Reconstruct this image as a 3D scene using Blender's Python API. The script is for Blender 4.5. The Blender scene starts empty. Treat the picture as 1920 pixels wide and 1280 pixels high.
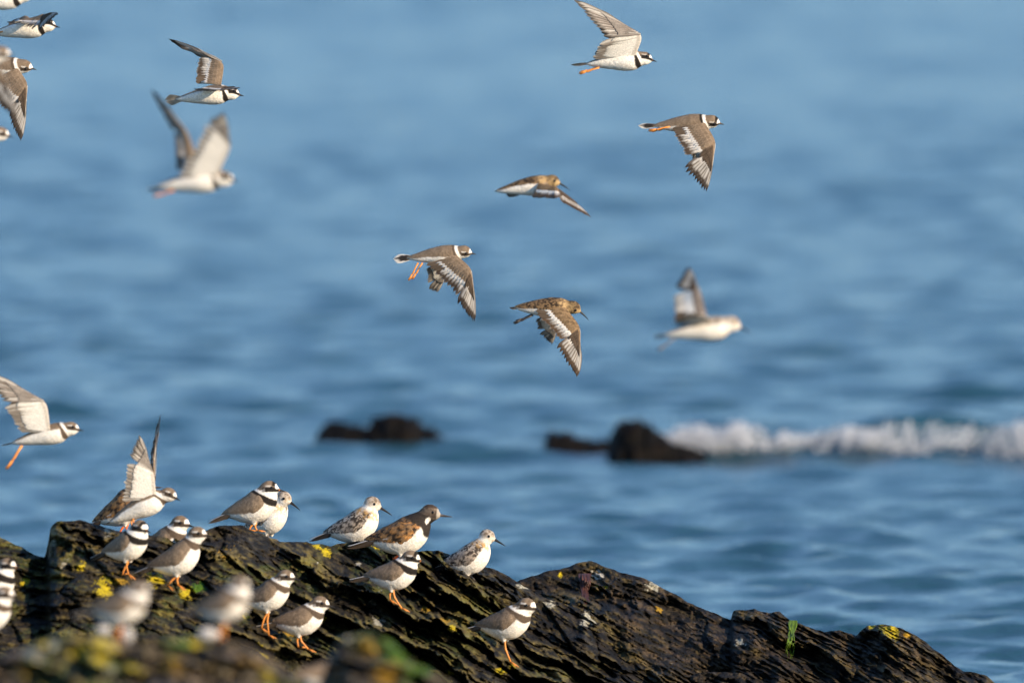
import bpy, math, random
import numpy as np
from mathutils import Vector
from mathutils.bvhtree import BVHTree

random.seed(7)
rng = np.random.default_rng(11)
SC = bpy.context.scene
COL = SC.collection
# ------------------------------------------------------------------ camera
CAM_H, PITCH, LENS, SENSOR, FOCUS = 2.47, math.radians(2.53), 600.0, 36.0, 36.0
K = SENSOR / LENS / 1920.0                       # radians per photograph pixel
cd = bpy.data.cameras.new("camera")
cam = bpy.data.objects.new("camera", cd); COL.objects.link(cam)
cam.location = (0, 0, CAM_H)
cam.rotation_euler = (math.pi / 2 - PITCH, 0, 0)
cd.lens = LENS; cd.sensor_width = SENSOR; cd.sensor_fit = 'HORIZONTAL'
cd.clip_start = 1.0; cd.clip_end = 20000
cd.dof.use_dof = True; cd.dof.focus_distance = FOCUS; cd.dof.aperture_fstop = 5.6
SC.camera = cam
# ------------------------------------------------------------------ light
SUN_AZ, SUN_EL = math.radians(129), math.radians(20)     # clockwise from +Y
w = bpy.data.worlds.new("World"); SC.world = w; w.use_nodes = True
nt = w.node_tree
sky = nt.nodes.new("ShaderNodeTexSky"); sky.sky_type = 'NISHITA'; sky.sun_disc = False
sky.sun_elevation = SUN_EL; sky.sun_rotation = SUN_AZ
sky.air_density = 1.0; sky.dust_density = 0.0; sky.ozone_density = 4.8
nt.links.new(sky.outputs[0], nt.nodes["Background"].inputs[0])
nt.nodes["Background"].inputs[1].default_value = 0.140
sd = bpy.data.lights.new("sun", 'SUN'); sd.energy = 4.4; sd.angle = math.radians(0.55); sd.color = (1.0, 0.81, 0.57)
sun = bpy.data.objects.new("sun", sd); COL.objects.link(sun)
to_sun = Vector((math.sin(SUN_AZ) * math.cos(SUN_EL), math.cos(SUN_AZ) * math.cos(SUN_EL), math.sin(SUN_EL)))
sun.rotation_euler = (-to_sun).to_track_quat('-Z', 'Y').to_euler()
SC.view_settings.view_transform = 'Standard'; SC.view_settings.look = 'None'
SC.view_settings.exposure = 0.80; SC.view_settings.gamma = 1.0

# ------------------------------------------------------------------ helpers
def at(px, py, Y):
    xc = (px - 960) * K; yc = -(py - 640) * K
    dx, dy, dz = xc, math.cos(PITCH) + yc * math.sin(PITCH), -math.sin(PITCH) + yc * math.cos(PITCH)
    return np.array((dx * Y / dy, Y, CAM_H + dz * Y / dy))

def at_arr(px, py, Y):
    xc = (px - 960) * K; yc = -(py - 640) * K
    dy = math.cos(PITCH) + yc * math.sin(PITCH); dz = -math.sin(PITCH) + yc * math.cos(PITCH)
    return np.stack([xc * Y / dy, Y + 0 * xc, CAM_H + dz * Y / dy], -1)

def hash3(i, j, k, seed):
    n = (i * 374761393 + j * 668265263 + k * 1274126177 + seed * 974634541) & 0xFFFFFFFF
    n = ((n ^ (n >> 13)) * 1274126177) & 0xFFFFFFFF
    n = (n ^ (n >> 16)) & 0xFFFFFF
    return n / float(0xFFFFFF)

def noise3(p, seed=0):
    p = np.asarray(p, dtype=np.float64)
    f = np.floor(p); i = f.astype(np.int64); t = p - f; t = t * t * (3 - 2 * t)
    out = 0
    for a in (0, 1):
        wx = t[..., 0] if a else 1 - t[..., 0]
        for b in (0, 1):
            wy = t[..., 1] if b else 1 - t[..., 1]
            for c in (0, 1):
                wz = t[..., 2] if c else 1 - t[..., 2]
                out = out + wx * wy * wz * hash3(i[..., 0] + a, i[..., 1] + b, i[..., 2] + c, seed)
    return out

def fbm(p, seed=0, octaves=4, gain=0.5, lac=2.03):
    p = np.asarray(p, dtype=np.float64); a = 1.0; s = 0; tot = 0
    for o in range(octaves):
        s = s + a * noise3(p, seed + o * 17); tot += a; a *= gain; p = p * lac + 3.7
    return s / tot

def sstep(a, b, x):
    t = np.clip((x - a) / (b - a), 0, 1); return t * t * (3 - 2 * t)

def mix(a, b, t):
    t = np.asarray(t)[..., None]
    return np.asarray(a) * (1 - t) + np.asarray(b) * t

def tag(o, label=None, cat=None, group=None, kind=None):
    if label: o["label"] = label
    if cat: o["category"] = cat
    if group: o["group"] = group
    if kind: o["kind"] = kind
    return o

def mesh_obj(name, V, F, C=None, mat=None, parent=None, smooth=True, loc=None):
    me = bpy.data.meshes.new(name)
    V = np.asarray(V, dtype=np.float32)
    if isinstance(F, np.ndarray):
        nf, nv = F.shape
        me.vertices.add(len(V)); me.vertices.foreach_set("co", V.ravel())
        me.loops.add(nf * nv); me.loops.foreach_set("vertex_index", F.astype(np.int32).ravel())
        me.polygons.add(nf)
        me.polygons.foreach_set("loop_start", np.arange(0, nf * nv, nv, dtype=np.int32))
        me.polygons.foreach_set("loop_total", np.full(nf, nv, dtype=np.int32))
        me.update(calc_edges=True)
    else:
        me.from_pydata(V.tolist(), [], F); me.update()
    if smooth:
        me.polygons.foreach_set("use_smooth", np.ones(len(me.polygons), dtype=bool))
    if C is not None:
        C = np.asarray(C, dtype=np.float32)
        ca = me.color_attributes.new("Col", 'FLOAT_COLOR', 'POINT')
        rgba = np.ones((len(V), 4), dtype=np.float32); rgba[:, :3] = np.clip(C, 0, 1)
        ca.data.foreach_set("color", rgba.ravel())
    if mat: me.materials.append(mat)
    o = bpy.data.objects.new(name, me); COL.objects.link(o)
    if parent: o.parent = parent
    if loc is not None: o.location = loc
    return o

def empty(name, loc):
    o = bpy.data.objects.new(name, None); COL.objects.link(o); o.location = loc; o.empty_display_size = 0.02
    return o

def grid_faces(nr, nc, flip=False):
    i = np.arange(nr - 1)[:, None]; j = np.arange(nc - 1)[None, :]
    a = i * nc + j
    q = np.stack([a, a + 1, a + nc + 1, a + nc], -1).reshape(-1, 4)
    return q[:, ::-1].copy() if flip else q

# ------------------------------------------------------------------ materials
def new_mat(name):
    m = bpy.data.materials.new(name); m.use_nodes = True
    return m, m.node_tree, m.node_tree.nodes["Principled BSDF"]

def attr_mat(name, rough=0.8, spec=0.2, nscale=600, namp=0.25, bump=0.25, bscale=500, bdist=0.0006, transl=0.0, stretch=None):
    m, t, b = new_mat(name)
    at_ = t.nodes.new("ShaderNodeAttribute"); at_.attribute_name = "Col"
    tc = t.nodes.new("ShaderNodeTexCoord")
    src = tc.outputs["Object"]
    if stretch:
        mp = t.nodes.new("ShaderNodeMapping"); mp.inputs["Scale"].default_value = stretch
        t.links.new(src, mp.inputs[0]); src = mp.outputs[0]
    nz = t.nodes.new("ShaderNodeTexNoise"); nz.inputs["Scale"].default_value = nscale; nz.inputs["Detail"].default_value = 3
    t.links.new(src, nz.inputs["Vector"])
    mr = t.nodes.new("ShaderNodeMapRange"); mr.inputs[1].default_value = 0.25; mr.inputs[2].default_value = 0.75
    mr.inputs[3].default_value = 1 - namp; mr.inputs[4].default_value = 1 + namp
    t.links.new(nz.outputs[0], mr.inputs[0])
    mu = t.nodes.new("ShaderNodeVectorMath"); mu.operation = 'SCALE'
    t.links.new(at_.outputs["Color"], mu.inputs[0]); t.links.new(mr.outputs[0], mu.inputs["Scale"])
    t.links.new(mu.outputs[0], b.inputs["Base Color"])
    b.inputs["Roughness"].default_value = rough; b.inputs["Specular IOR Level"].default_value = spec
    nb = t.nodes.new("ShaderNodeTexNoise"); nb.inputs["Scale"].default_value = bscale; nb.inputs["Detail"].default_value = 4
    t.links.new(src, nb.inputs["Vector"])
    bp = t.nodes.new("ShaderNodeBump"); bp.inputs["Strength"].default_value = bump; bp.inputs["Distance"].default_value = bdist
    t.links.new(nb.outputs[0], bp.inputs["Height"]); t.links.new(bp.outputs[0], b.inputs["Normal"])
    if transl > 0:
        tr = t.nodes.new("ShaderNodeBsdfTranslucent"); t.links.new(mu.outputs[0], tr.inputs[0])
        mx = t.nodes.new("ShaderNodeMixShader"); mx.inputs[0].default_value = transl
        out = t.nodes["Material Output"]
        t.links.new(b.outputs[0], mx.inputs[1]); t.links.new(tr.outputs[0], mx.inputs[2]); t.links.new(mx.outputs[0], out.inputs[0])
    return m

M_PLUM = attr_mat("plumage", 0.85, 0.12, 330, 0.24, 0.7, 360, 0.0016)
M_FEATHER = attr_mat("feather_vane", 0.65, 0.25, 700, 0.14, 0.25, 900, 0.0004, 0.36)
M_HORN = attr_mat("bill_and_leg_horn", 0.45, 0.4, 900, 0.18, 0.2, 900, 0.0003)
M_ROCK = attr_mat("wet_schist_rock", 0.72, 0.14, 150, 0.55, 1.0, 170, 0.009)
M_SEAROCK = attr_mat("dark_sea_rock", 0.8, 0.12, 60, 0.5, 0.9, 60, 0.02)
M_MOSSROCK = attr_mat("weedy_rock", 0.7, 0.3, 60, 0.5, 0.9, 90, 0.01)
M_WEED = attr_mat("seaweed", 0.5, 0.4, 400, 0.3, 0.4, 500, 0.001, 0.25)
M_STONE = attr_mat("pale_stone", 0.7, 0.3, 200, 0.2, 0.4, 300, 0.001)
m, t, b = new_mat("eye_gloss"); b.inputs["Base Color"].default_value = (0.006, 0.004, 0.003, 1); b.inputs["Roughness"].default_value = 0.08
M_EYE = m
m, t, b = new_mat("sea_foam"); b.inputs["Base Color"].default_value = (0.50, 0.52, 0.56, 1); b.inputs["Roughness"].default_value = 0.9
M_FOAM = m
# sea: clear dark water that mirrors the sky, fine ripples as bump
m, t, b = new_mat("sea_water")
b.inputs["Base Color"].default_value = (0.014, 0.058, 0.082, 1)
b.inputs["Roughness"].default_value = 0.23; b.inputs["IOR"].default_value = 1.34
tc = t.nodes.new("ShaderNodeTexCoord"); mp = t.nodes.new("ShaderNodeMapping"); mp.inputs["Scale"].default_value = (1.0, 1.4, 1.0)
n1 = t.nodes.new("ShaderNodeTexNoise"); n1.inputs["Scale"].default_value = 16.0; n1.inputs["Detail"].default_value = 5; n1.inputs["Roughness"].default_value = 0.55
bp = t.nodes.new("ShaderNodeBump"); bp.inputs["Strength"].default_value = 0.8; bp.inputs["Distance"].default_value = 0.022
t.links.new(tc.outputs["Object"], mp.inputs[0]); t.links.new(mp.outputs[0], n1.inputs["Vector"])
t.links.new(n1.outputs[0], bp.inputs["Height"]); t.links.new(bp.outputs[0], b.inputs["Normal"])
M_SEA = m

# ------------------------------------------------------------------ sea
WAVE_Y = 48.5
def wave_env(x):
    """where the small breaker on the right stands up, 0..1"""
    px = 960 + x / (K * WAVE_Y)
    return sstep(1180, 1420, px) * (0.75 + 0.25 * np.sin(px * 0.011 + 1.0))

def build_sea():
    rows = list(np.linspace(-40, 28, 8)[:-1]) + list(np.linspace(28, 37, 30)[:-1])
    y = 37.0
    while y < 150: rows.append(y); y += 0.030 * (y / 40.0) ** 1.12
    while y < 9000: rows.append(y); y *= 1.06
    rows = np.array(rows); nr = len(rows); nc = 291
    half = np.where(rows < 42, 22, np.where(rows < 150, 4.2 + 0.075 * (rows - 42) , 12.3 + 0.9 * (rows - 150)))
    half = np.where(rows < 42, np.interp(rows, [-40, 28, 36, 42], [30, 12, 4.2, 4.2]), half)
    u = np.linspace(-1, 1, nc)
    X = half[:, None] * u[None, :]; Y = np.repeat(rows[:, None], nc, 1)
    sp = np.maximum(np.gradient(rows)[:, None] * np.ones((1, nc)), (half * 2 / nc)[:, None])
    Z = np.zeros_like(X); DX = np.zeros_like(X); DY = np.zeros_like(X)
    r = np.random.default_rng(5)
    N = 150; e_all = 0.0; e_kept = np.zeros_like(X)
    for i in range(N):
        lam = 0.11 * (0.95 / 0.11) ** r.random()
        th = r.normal(0, 0.75) + 0.10
        k = 2 * math.pi / lam
        slope = 0.0100 * (0.3 / lam) ** 0.42
        a = slope / k * 1.25
        ph = r.random() * 6.283
        wgt = np.clip((lam / sp - 3.0) / 3.0, 0, 1)
        arg = k * (X * math.sin(th) + Y * math.cos(th)) + ph
        e_all += slope ** 2; e_kept += (slope * wgt) ** 2
        Z += a * wgt * np.sin(arg); cg = a * wgt * np.cos(arg); DX += cg * math.sin(th); DY += cg * math.cos(th)
    Z *= np.clip(np.sqrt(e_all / np.maximum(e_kept, 1e-9)), 1, 1.4) * np.interp(Y, [42, 62, 100], [1.12, 0.80, 0.66])
    # gusts: patches of stronger and weaker chop, as on any sea
    g = fbm(np.stack([X * 0.22, Y * 0.07, 0 * X], -1), 3, 3)
    Z *= (0.45 + 1.1 * g)
    Z = np.where(Z > 0, Z * (1 + 9 * Z), Z * 0.85)
    # long low swell
    Z += 0.012 * np.sin(2 * math.pi * (Y + 0.25 * X) / 7.5 + 1.1) * sstep(60, 90, Y) * np.clip((7.5 / sp - 3) / 3, 0, 1)
    # the breaker
    yc = WAVE_Y + 0.25 * np.sin(X * 1.1) + 0.05 * np.sin(X * 6)
    prof = np.where(Y < yc, np.exp(-((Y - yc) / 0.16) ** 2), np.exp(-((Y - yc) / 0.75) ** 2))
    Z += 0.11 * wave_env(X) * prof
    V = np.stack([X + DX, Y + DY, Z], -1).reshape(-1, 3)
    o = mesh_obj("sea", V, grid_faces(nr, nc), None, M_SEA)
    tag(o, "rippled blue sea reaching back past the rocks", None, None, "structure")
    return o
build_sea()

# ------------------------------------------------------------------ rocks
BVHS = []
def interp_sil(sil, px):
    s = np.array(sil, float); return np.interp(px, s[:, 0], s[:, 1])

OCHRE = np.array((0.20, 0.150, 0.045)); GREYB = np.array((0.075, 0.075, 0.073)); DARK0 = np.array((0.007, 0.006, 0.005))
DARK1 = np.array((0.027, 0.020, 0.014)); YEL = np.array((0.50, 0.38, 0.015)); GRN = np.array((0.06, 0.11, 0.015)); BRN = np.array((0.12, 0.075, 0.038))

def build_rock(name, label, sil, dtop, x0, x1, step, seed, slope_fn, ybot=1330, dslope=0.0034, A=(0.085, 0.03, 0.010), P=(78, 27, 10),
               lump=0.05, lichen=(), ochre=0.8, brown=0.0, grey=0.4, green=0.0, mat=None, base_mix=1.0, silrough=2.5, rel=1.0, yellow=0.0, block=(0.08, 0.028)):
    px = np.arange(x0, x1 + step, step); nc = len(px)
    ys = interp_sil(sil, px)
    ys = ys + (fbm(np.stack([px / 14, 0 * px, 0 * px], -1), seed + 5, 4) - 0.5) * silrough * 2.4 + (fbm(np.stack([px / 45, 0 * px, 0 * px], -1), seed + 6, 2) - 0.5) * silrough * 2
    nvis = int((ybot - ys.min()) / step)
    tt = np.linspace(0, 1, nvis)
    PX = np.repeat(px[None, :], nvis, 0)
    Q = tt[:, None] * np.maximum(ybot - ys, 25)[None, :]
    PY = ys[None, :] + Q
    D0 = np.interp(px, [d[0] for d in dtop], [d[1] for d in dtop])
    D = D0[None, :] - Q * dslope
    # bedding: thin slabs dipping to the right, the weak beds weathered back
    sl = slope_fn(px); integ = np.concatenate([[0], np.cumsum((sl[1:] + sl[:-1]) / 2 * np.diff(px))])
    v = PY - integ[None, :]
    z0 = 0 * PX
    warp = (fbm(np.stack([PX / 110, v / 70, z0], -1), seed + 1, 5, 0.55) - 0.5) * 1.5
    tex = np.zeros_like(PX); crest = np.zeros_like(PX)
    fade = sstep(0, 26, Q)
    for n, (a, p) in enumerate(zip(A, P)):
        L = v / p + warp * (1.3, 1.6, 2.0)[n] + (fbm(np.stack([PX / (p * 4), v / (p * 1.2), z0], -1), seed + 30 + n, 3) - 0.5) * 1.1 + (fbm(np.stack([PX / 13, v / 9, z0], -1), seed + 33, 3) - 0.5) * (0.22, 0.5, 0.7)[n]
        f = L - np.floor(L)
        cell = np.floor(L)
        ca = 0.45 + 0.9 * hash3(cell.astype(np.int64), cell.astype(np.int64) * 0 + n, cell.astype(np.int64) * 0, seed)
        br = fbm(np.stack([PX / (p * 2.2), cell * 3.1, z0], -1), seed + 60 + n, 3)     # slabs broken along their length
        ca = ca * (0.35 + 1.3 * sstep(0.3, 0.65, br))
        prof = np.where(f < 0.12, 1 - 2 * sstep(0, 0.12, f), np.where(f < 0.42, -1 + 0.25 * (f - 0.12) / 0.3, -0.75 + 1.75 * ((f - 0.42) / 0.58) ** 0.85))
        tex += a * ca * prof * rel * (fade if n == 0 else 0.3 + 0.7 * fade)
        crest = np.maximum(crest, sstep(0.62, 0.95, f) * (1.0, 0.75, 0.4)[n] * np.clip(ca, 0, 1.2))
    cx_, cy_ = PX / 95 + warp * 0.5, v / 42 + warp * 0.8
    f1 = np.full_like(PX, 9.0); f2 = np.full_like(PX, 9.0); cid = np.zeros_like(PX)
    for ox in (-1, 0, 1):
        for oy in (-1, 0, 1):
            gx = np.floor(cx_).astype(np.int64) + ox; gy = np.floor(cy_).astype(np.int64) + oy
            dd_ = np.hypot(gx + hash3(gx, gy, gx * 0, seed + 8) - cx_, gy + hash3(gx, gy, gx * 0 + 1, seed + 8) - cy_)
            cl = dd_ < f1
            f2 = np.where(cl, f1, np.minimum(f2, dd_)); cid = np.where(cl, hash3(gx, gy, gx * 0 + 2, seed + 8), cid); f1 = np.minimum(f1, dd_)
    crack = 1 - sstep(0.0, 0.14, f2 - f1)
    big = fbm(np.stack([PX / 260, PY / 120, z0], -1), seed + 15, 2)
    tex = tex * (0.35 + 1.3 * sstep(0.3, 0.7, big)) + rel * fade * ((cid - 0.5) * block[0] - crack * block[1])
    lum = (fbm(np.stack([PX / 70, PY / 55, z0], -1), seed + 9, 4) - 0.5) * lump * 2 * (0.3 + 0.7 * fade)
    pit = (fbm(np.stack([PX / 11, v / 6, z0], -1), seed + 13, 4) - 0.5) * 0.03 + (fbm(np.stack([PX / 5, PY / 4.5, z0], -1), seed + 14, 2) - 0.5) * 0.012
    D = D - tex - lum - pit
    PYr = PY + (fbm(np.stack([PX / 9, PY / 7, z0], -1), seed + 21, 3) - 0.5) * 2.2 * fade
    front = at_arr(PX, PYr, D)
    # colour
    nA = fbm(np.stack([PX / 38, v / 14, z0], -1), seed + 40, 4); nB = fbm(np.stack([PX / 10, v / 5, z0 + 4], -1), seed + 41, 4)
    nC = fbm(np.stack([PX / 90, PY / 60, z0 + 9], -1), seed + 42, 3)
    C = mix(DARK0, DARK1 * base_mix, sstep(0.3, 0.72, nB))
    C = mix(C, GREYB, grey * sstep(0.52, 0.7, nA) * sstep(0.4, 0.7, nB))
    C = mix(C, BRN, brown * sstep(0.45, 0.62, nB) * sstep(0.35, 0.6, nA))
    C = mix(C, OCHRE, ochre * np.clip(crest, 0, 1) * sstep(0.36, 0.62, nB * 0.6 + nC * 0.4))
    C = mix(C, GRN, green * sstep(0.5, 0.66, nC) * sstep(0.4, 0.6, nB))
    C = mix(C, YEL * 0.8, yellow * sstep(0.60, 0.70, nA) * sstep(0.45, 0.6, nC))
    C = mix(C, np.array((0.35, 0.34, 0.30)), 0.35 * sstep(0.74, 0.80, nB) * sstep(0.55, 0.7, nC))   # pale barnacle specks
    for (lx, ly, lr, kind) in lichen:
        dd = np.hypot(PX - lx, (PY - ly) * 1.25) / lr + (nB - 0.5) * 2.6 + (nA - 0.5) * 0.9 + (noise3(np.stack([PX / 2.6, PY / 2.6, z0], -1), 5) - 0.5) * 0.8
        k = 1 - sstep(0.55, 0.95, dd)
        col = {'y': YEL, 'g': np.array((0.07, 0.15, 0.01)), 'w': np.array((0.6, 0.55, 0.45)), 'o': np.array((0.38, 0.22, 0.02)), 'p': np.array((0.42, 0.39, 0.30))}[kind]
        C = mix(C, col * (0.6 + 0.8 * nB[..., None]), k * 0.92)
    # skirt below the frame down into the water, and the back of the rock
    last = front[-1]
    skirt = []
    for s in (0.25, 0.5, 0.75, 1.0):
        p = last.copy(); p[:, 1] -= 0.55 * s; p[:, 2] = last[:, 2] * (1 - s) + (-0.45) * s
        p[:, 1] += (fbm(np.stack([px / 40, 0 * px + s * 9, 0 * px], -1), seed + 71, 3) - 0.5) * 0.2; skirt.append(p)
    back = []
    first = front[0]
    NB = 26
    for s in np.linspace(1, 0, NB + 1)[:-1]:
        p = first.copy(); p[:, 1] += 1.1 * s ** 1.1
        drop = (first[:, 2] + 0.45) * (0.25 * s + 0.75 * s ** 2.2)
        p[:, 2] = first[:, 2] - drop
        rr = (fbm(np.stack([px / 30, 0 * px + s * 14, 0 * px], -1), seed + 77, 4) - 0.5) * 0.10 * min(1, s * 4)
        p[:, 2] += rr * (1 - s); p[:, 1] += rr
        back.append(p)
    V = np.concatenate([np.array(back), front, np.array(skirt)], 0)
    Cb = np.repeat(C[:1], len(back), 0) * 0 + mix(DARK0, DARK1, fbm(np.stack([np.repeat(px[None] / 12, len(back), 0), np.arange(len(back))[:, None] * 0.7 + 0 * px[None], np.zeros((len(back), nc))], -1), seed + 90, 3))
    CC = np.concatenate([Cb, C, np.repeat(C[-1:], len(skirt), 0)], 0)
    nr = V.shape[0]
    # ends fall away into the sea
    F = grid_faces(nr, nc, flip=True)
    Vf = V.reshape(-1, 3)
    org = np.array((Vf[:, 0].mean(), Vf[:, 1].mean(), -0.45))
    o = mesh_obj(name, Vf - org, F, CC.reshape(-1, 3), mat or M_ROCK, None, True, org)
    tag(o, label, "rock")
    BVHS.append(BVHTree.FromPolygons([Vector(q) for q in Vf.tolist()], F.tolist()))
    return o

SIL_MAIN = [(-260, 1150), (-120, 1040), (-40, 1000), (0, 1006), (25, 1020), (60, 1035), (84, 1044), (90, 1018), (95, 987), (105, 978), (150, 975), (190, 984), (222, 996),
            (300, 1006), (350, 1010), (385, 996), (410, 986), (455, 985), (470, 996), (500, 1004), (526, 1015), (563, 1015), (594, 1018), (619, 1025), (634, 1019), (674, 1015),
            (713, 1026), (770, 1034), (798, 1031), (820, 1028), (838, 1036), (880, 1050), (910, 1062), (943, 1075), (971, 1090), (1018, 1121), (1060, 1132), (1096, 1142),
            (1122, 1160), (1174, 1197), (1239, 1233), (1304, 1278), (1370, 1330), (1460, 1420)]
LICH_MAIN = [(197, 1100, 22, 'y'), (150, 1062, 10, 'y'), (225, 1090, 14, 'o'), (290, 1085, 16, 'y'), (350, 1108, 16, 'y'), (372, 1100, 14, 'g'), (48, 1090, 8, 'y'), (597, 1022, 7, 'y'),
             (480, 1218, 13, 'y'), (492, 1227, 9, 'y'), (462, 1153, 8, 'y'), (672, 1057, 5, 'w'), (612, 1034, 9, 'y'), (706, 1025, 7, 'y'), (540, 1190, 14, 'o'), (842, 1262, 9, 'y'),
             (940, 1256, 9, 'y'), (960, 1250, 6, 'y'), (835, 1165, 9, 'o'), (847, 1178, 8, 'y'), (597, 1054, 4, 'w'), (120, 1060, 6, 'p'), (205, 1000, 9, 'p'),
             (800, 1140, 9, 'o'), (700, 1128, 8, 'p'), (712, 1165, 10, 'p'), (425, 1040, 16, 'o'), (600, 1160, 10, 'y'), (1035, 1130, 14, 'p'), (1100, 1160, 14, 'p'), (980, 1098, 10, 'p')]
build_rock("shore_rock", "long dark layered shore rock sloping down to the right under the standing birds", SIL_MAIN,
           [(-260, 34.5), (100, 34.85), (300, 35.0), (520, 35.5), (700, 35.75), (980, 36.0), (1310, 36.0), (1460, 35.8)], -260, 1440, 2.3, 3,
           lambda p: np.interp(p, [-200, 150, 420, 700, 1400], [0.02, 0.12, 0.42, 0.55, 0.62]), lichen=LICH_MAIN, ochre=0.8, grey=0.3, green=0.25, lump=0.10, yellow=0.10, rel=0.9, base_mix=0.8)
SIL_RIGHT = [(860, 1180), (930, 1110), (974, 1086), (1031, 1069), (1068, 1063), (1086, 1054), (1107, 1051), (1127, 1060), (1174, 1075), (1213, 1085), (1252, 1108), (1286, 1124), (1318, 1140),
             (1357, 1158), (1370, 1161), (1374, 1144), (1380, 1141), (1407, 1140), (1442, 1147), (1461, 1144), (1481, 1159), (1526, 1177), (1545, 1184), (1574, 1179), (1600, 1188), (1606, 1192), (1613, 1183),
             (1626, 1173), (1655, 1172), (1687, 1177), (1720, 1193), (1752, 1216), (1784, 1241), (1807, 1256), (1830, 1261), (1849, 1267), (1865, 1278), (1900, 1310), (1960, 1380)]
LICH_RIGHT = [(1120, 1097, 8, 'y'), (1136, 1099, 5, 'y'), (1052, 1077, 6, 'y'), (1118, 1079, 12, 'w'), (1670, 1180, 17, 'y'), (1632, 1174, 6, 'y'), (1236, 1142, 7, 'o'), (1225, 1100, 12, 'p'), (1700, 1192, 8, 'o'), (1388, 1203, 8, 'p')]
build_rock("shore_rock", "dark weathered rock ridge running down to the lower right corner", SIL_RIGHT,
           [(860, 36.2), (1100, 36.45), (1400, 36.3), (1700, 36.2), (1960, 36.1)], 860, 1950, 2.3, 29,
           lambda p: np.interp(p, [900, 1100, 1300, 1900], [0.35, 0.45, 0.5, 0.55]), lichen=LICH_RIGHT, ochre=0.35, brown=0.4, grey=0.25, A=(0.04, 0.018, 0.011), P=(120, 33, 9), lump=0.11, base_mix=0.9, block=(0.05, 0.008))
# low broken slab between the two
build_rock("shore_rock", "small grey rock slab wedged low between the two ridges", [(1270, 1300), (1300, 1264), (1340, 1257), (1390, 1262), (1430, 1276), (1480, 1310)],
           [(1270, 35.85), (1480, 35.85)], 1262, 1490, 2.4, 47, lambda p: 0.25 + 0 * p, ochre=0.1, grey=0.9, A=(0.02, 0.012, 0.006), P=(40, 16, 7), lump=0.03, base_mix=1.4)
# out of focus rocks close to the camera
SIL_FG = [(-200, 1290), (-60, 1232), (0, 1222), (50, 1212), (90, 1196), (130, 1186), (180, 1192), (230, 1203), (290, 1194), (350, 1198), (420, 1200), (465, 1210), (505, 1232), (545, 1262), (580, 1300), (640, 1380)]
build_rock("weedy_rock", "blurred olive and yellow lichen covered rock in the near left corner", SIL_FG, [(-200, 27.9), (640, 28.1)], -200, 640, 3.0, 61, lambda p: 0.2 + 0 * p,
           lichen=[(185, 1218, 34, 'y'), (152, 1212, 24, 'y'), (330, 1245, 26, 'o'), (460, 1250, 24, 'o'), (70, 1225, 22, 'p'), (98, 1212, 14, 'p'), (330, 1205, 30, 'g'), (215, 1265, 20, 'p'), (425, 1245, 14, 'p'), (40, 1255, 20, 'o')],
           ochre=1.0, green=0.8, grey=0.3, mat=M_MOSSROCK, ybot=1360, dslope=0.003, A=(0.03, 0.02, 0.01), P=(60, 30, 12), base_mix=6.5, yellow=1.0)
SIL_FG2 = [(520, 1400), (560, 1330), (600, 1276), (622, 1226), (645, 1195), (690, 1186), (730, 1200), (760, 1226), (800, 1256), (850, 1282), (900, 1330), (960, 1400)]
build_rock("weedy_rock", "blurred rock with a bright green weed flank at the bottom edge", SIL_FG2, [(520, 28.2), (960, 28.4)], 540, 940, 3.0, 83, lambda p: 0.3 + 0 * p,
           lichen=[(745, 1225, 42, 'g'), (770, 1265, 36, 'g'), (690, 1215, 22, 'o'), (650, 1200, 14, 'p'), (730, 1262, 26, 'o')], ochre=0.6, green=0.7, grey=0.3, mat=M_MOSSROCK, ybot=1380, dslope=0.003,
           A=(0.03, 0.02, 0.01), P=(60, 30, 12), base_mix=3.0)

# far rocks standing in the sea
def far_rock(label, sil, ybase, Y, seed):
    x0, x1 = sil[0][0], sil[-1][0]
    px = np.linspace(x0, x1, 90); ys = interp_sil(sil, px) + (fbm(np.stack([px / 10, 0 * px, 0 * px], -1), seed, 3) - 0.5) * 14
    th = np.linspace(0, math.pi, 26)
    P0 = at_arr(px, ybase + 0 * px, Y + 0 * px)
    hgt = np.maximum((ybase - ys) * 0.98 * K * Y + 0.010, 0.004)
    V = np.zeros((26, len(px), 3)); n = fbm(np.stack([np.repeat(px[None] / 14, 26, 0), np.repeat(th[:, None] * 4, len(px), 1), np.zeros((26, len(px)))], -1), seed + 3, 4)
    for i, a in enumerate(th):
        hw = 0.10 + 0.75 * hgt
        V[i, :, 0] = P0[:, 0]; V[i, :, 1] = Y - np.cos(a) * hw * (0.8 + 0.5 * n[i]) + 0.05
        V[i, :, 2] = -0.12 + (hgt + 0.12) * np.sin(a) ** 0.6 * (0.86 + 0.28 * n[i] * (1 if 0.3 < a < 2.8 else 0) if True else 1)
    C = mix(DARK0 * 0.6, DARK1 * np.array((0.45, 0.30, 0.19)), sstep(0.5, 0.85, n))
    org = np.array((P0[:, 0].mean(), Y, -0.12))
    o = mesh_obj("sea_rock", V.reshape(-1, 3) - org, grid_faces(26, len(px)), C.reshape(-1, 3), M_SEAROCK, None, True, org)
    tag(o, label, "rock", "rocks awash in the sea")
far_rock("low dark rock with one hump awash in the sea, left of the breaker", [(588, 837), (598, 818), (615, 806), (640, 802), (662, 806), (685, 811), (708, 799), (725, 788), (762, 790), (788, 808), (815, 820), (845, 834)], 838, 49.1, 5)
far_rock("long low dark rock awash just left of the taller sea rock", [(1018, 848), (1028, 828), (1055, 823), (1085, 834), (1105, 839), (1135, 842), (1165, 850)], 856, 48.6, 15)
far_rock("taller brown sea rock standing at the end of the white breaker", [(1138, 860), (1140, 836), (1152, 812), (1170, 799), (1198, 797), (1218, 808), (1238, 826), (1272, 838), (1305, 850), (1325, 862)], 866, 48.2, 25)

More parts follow.
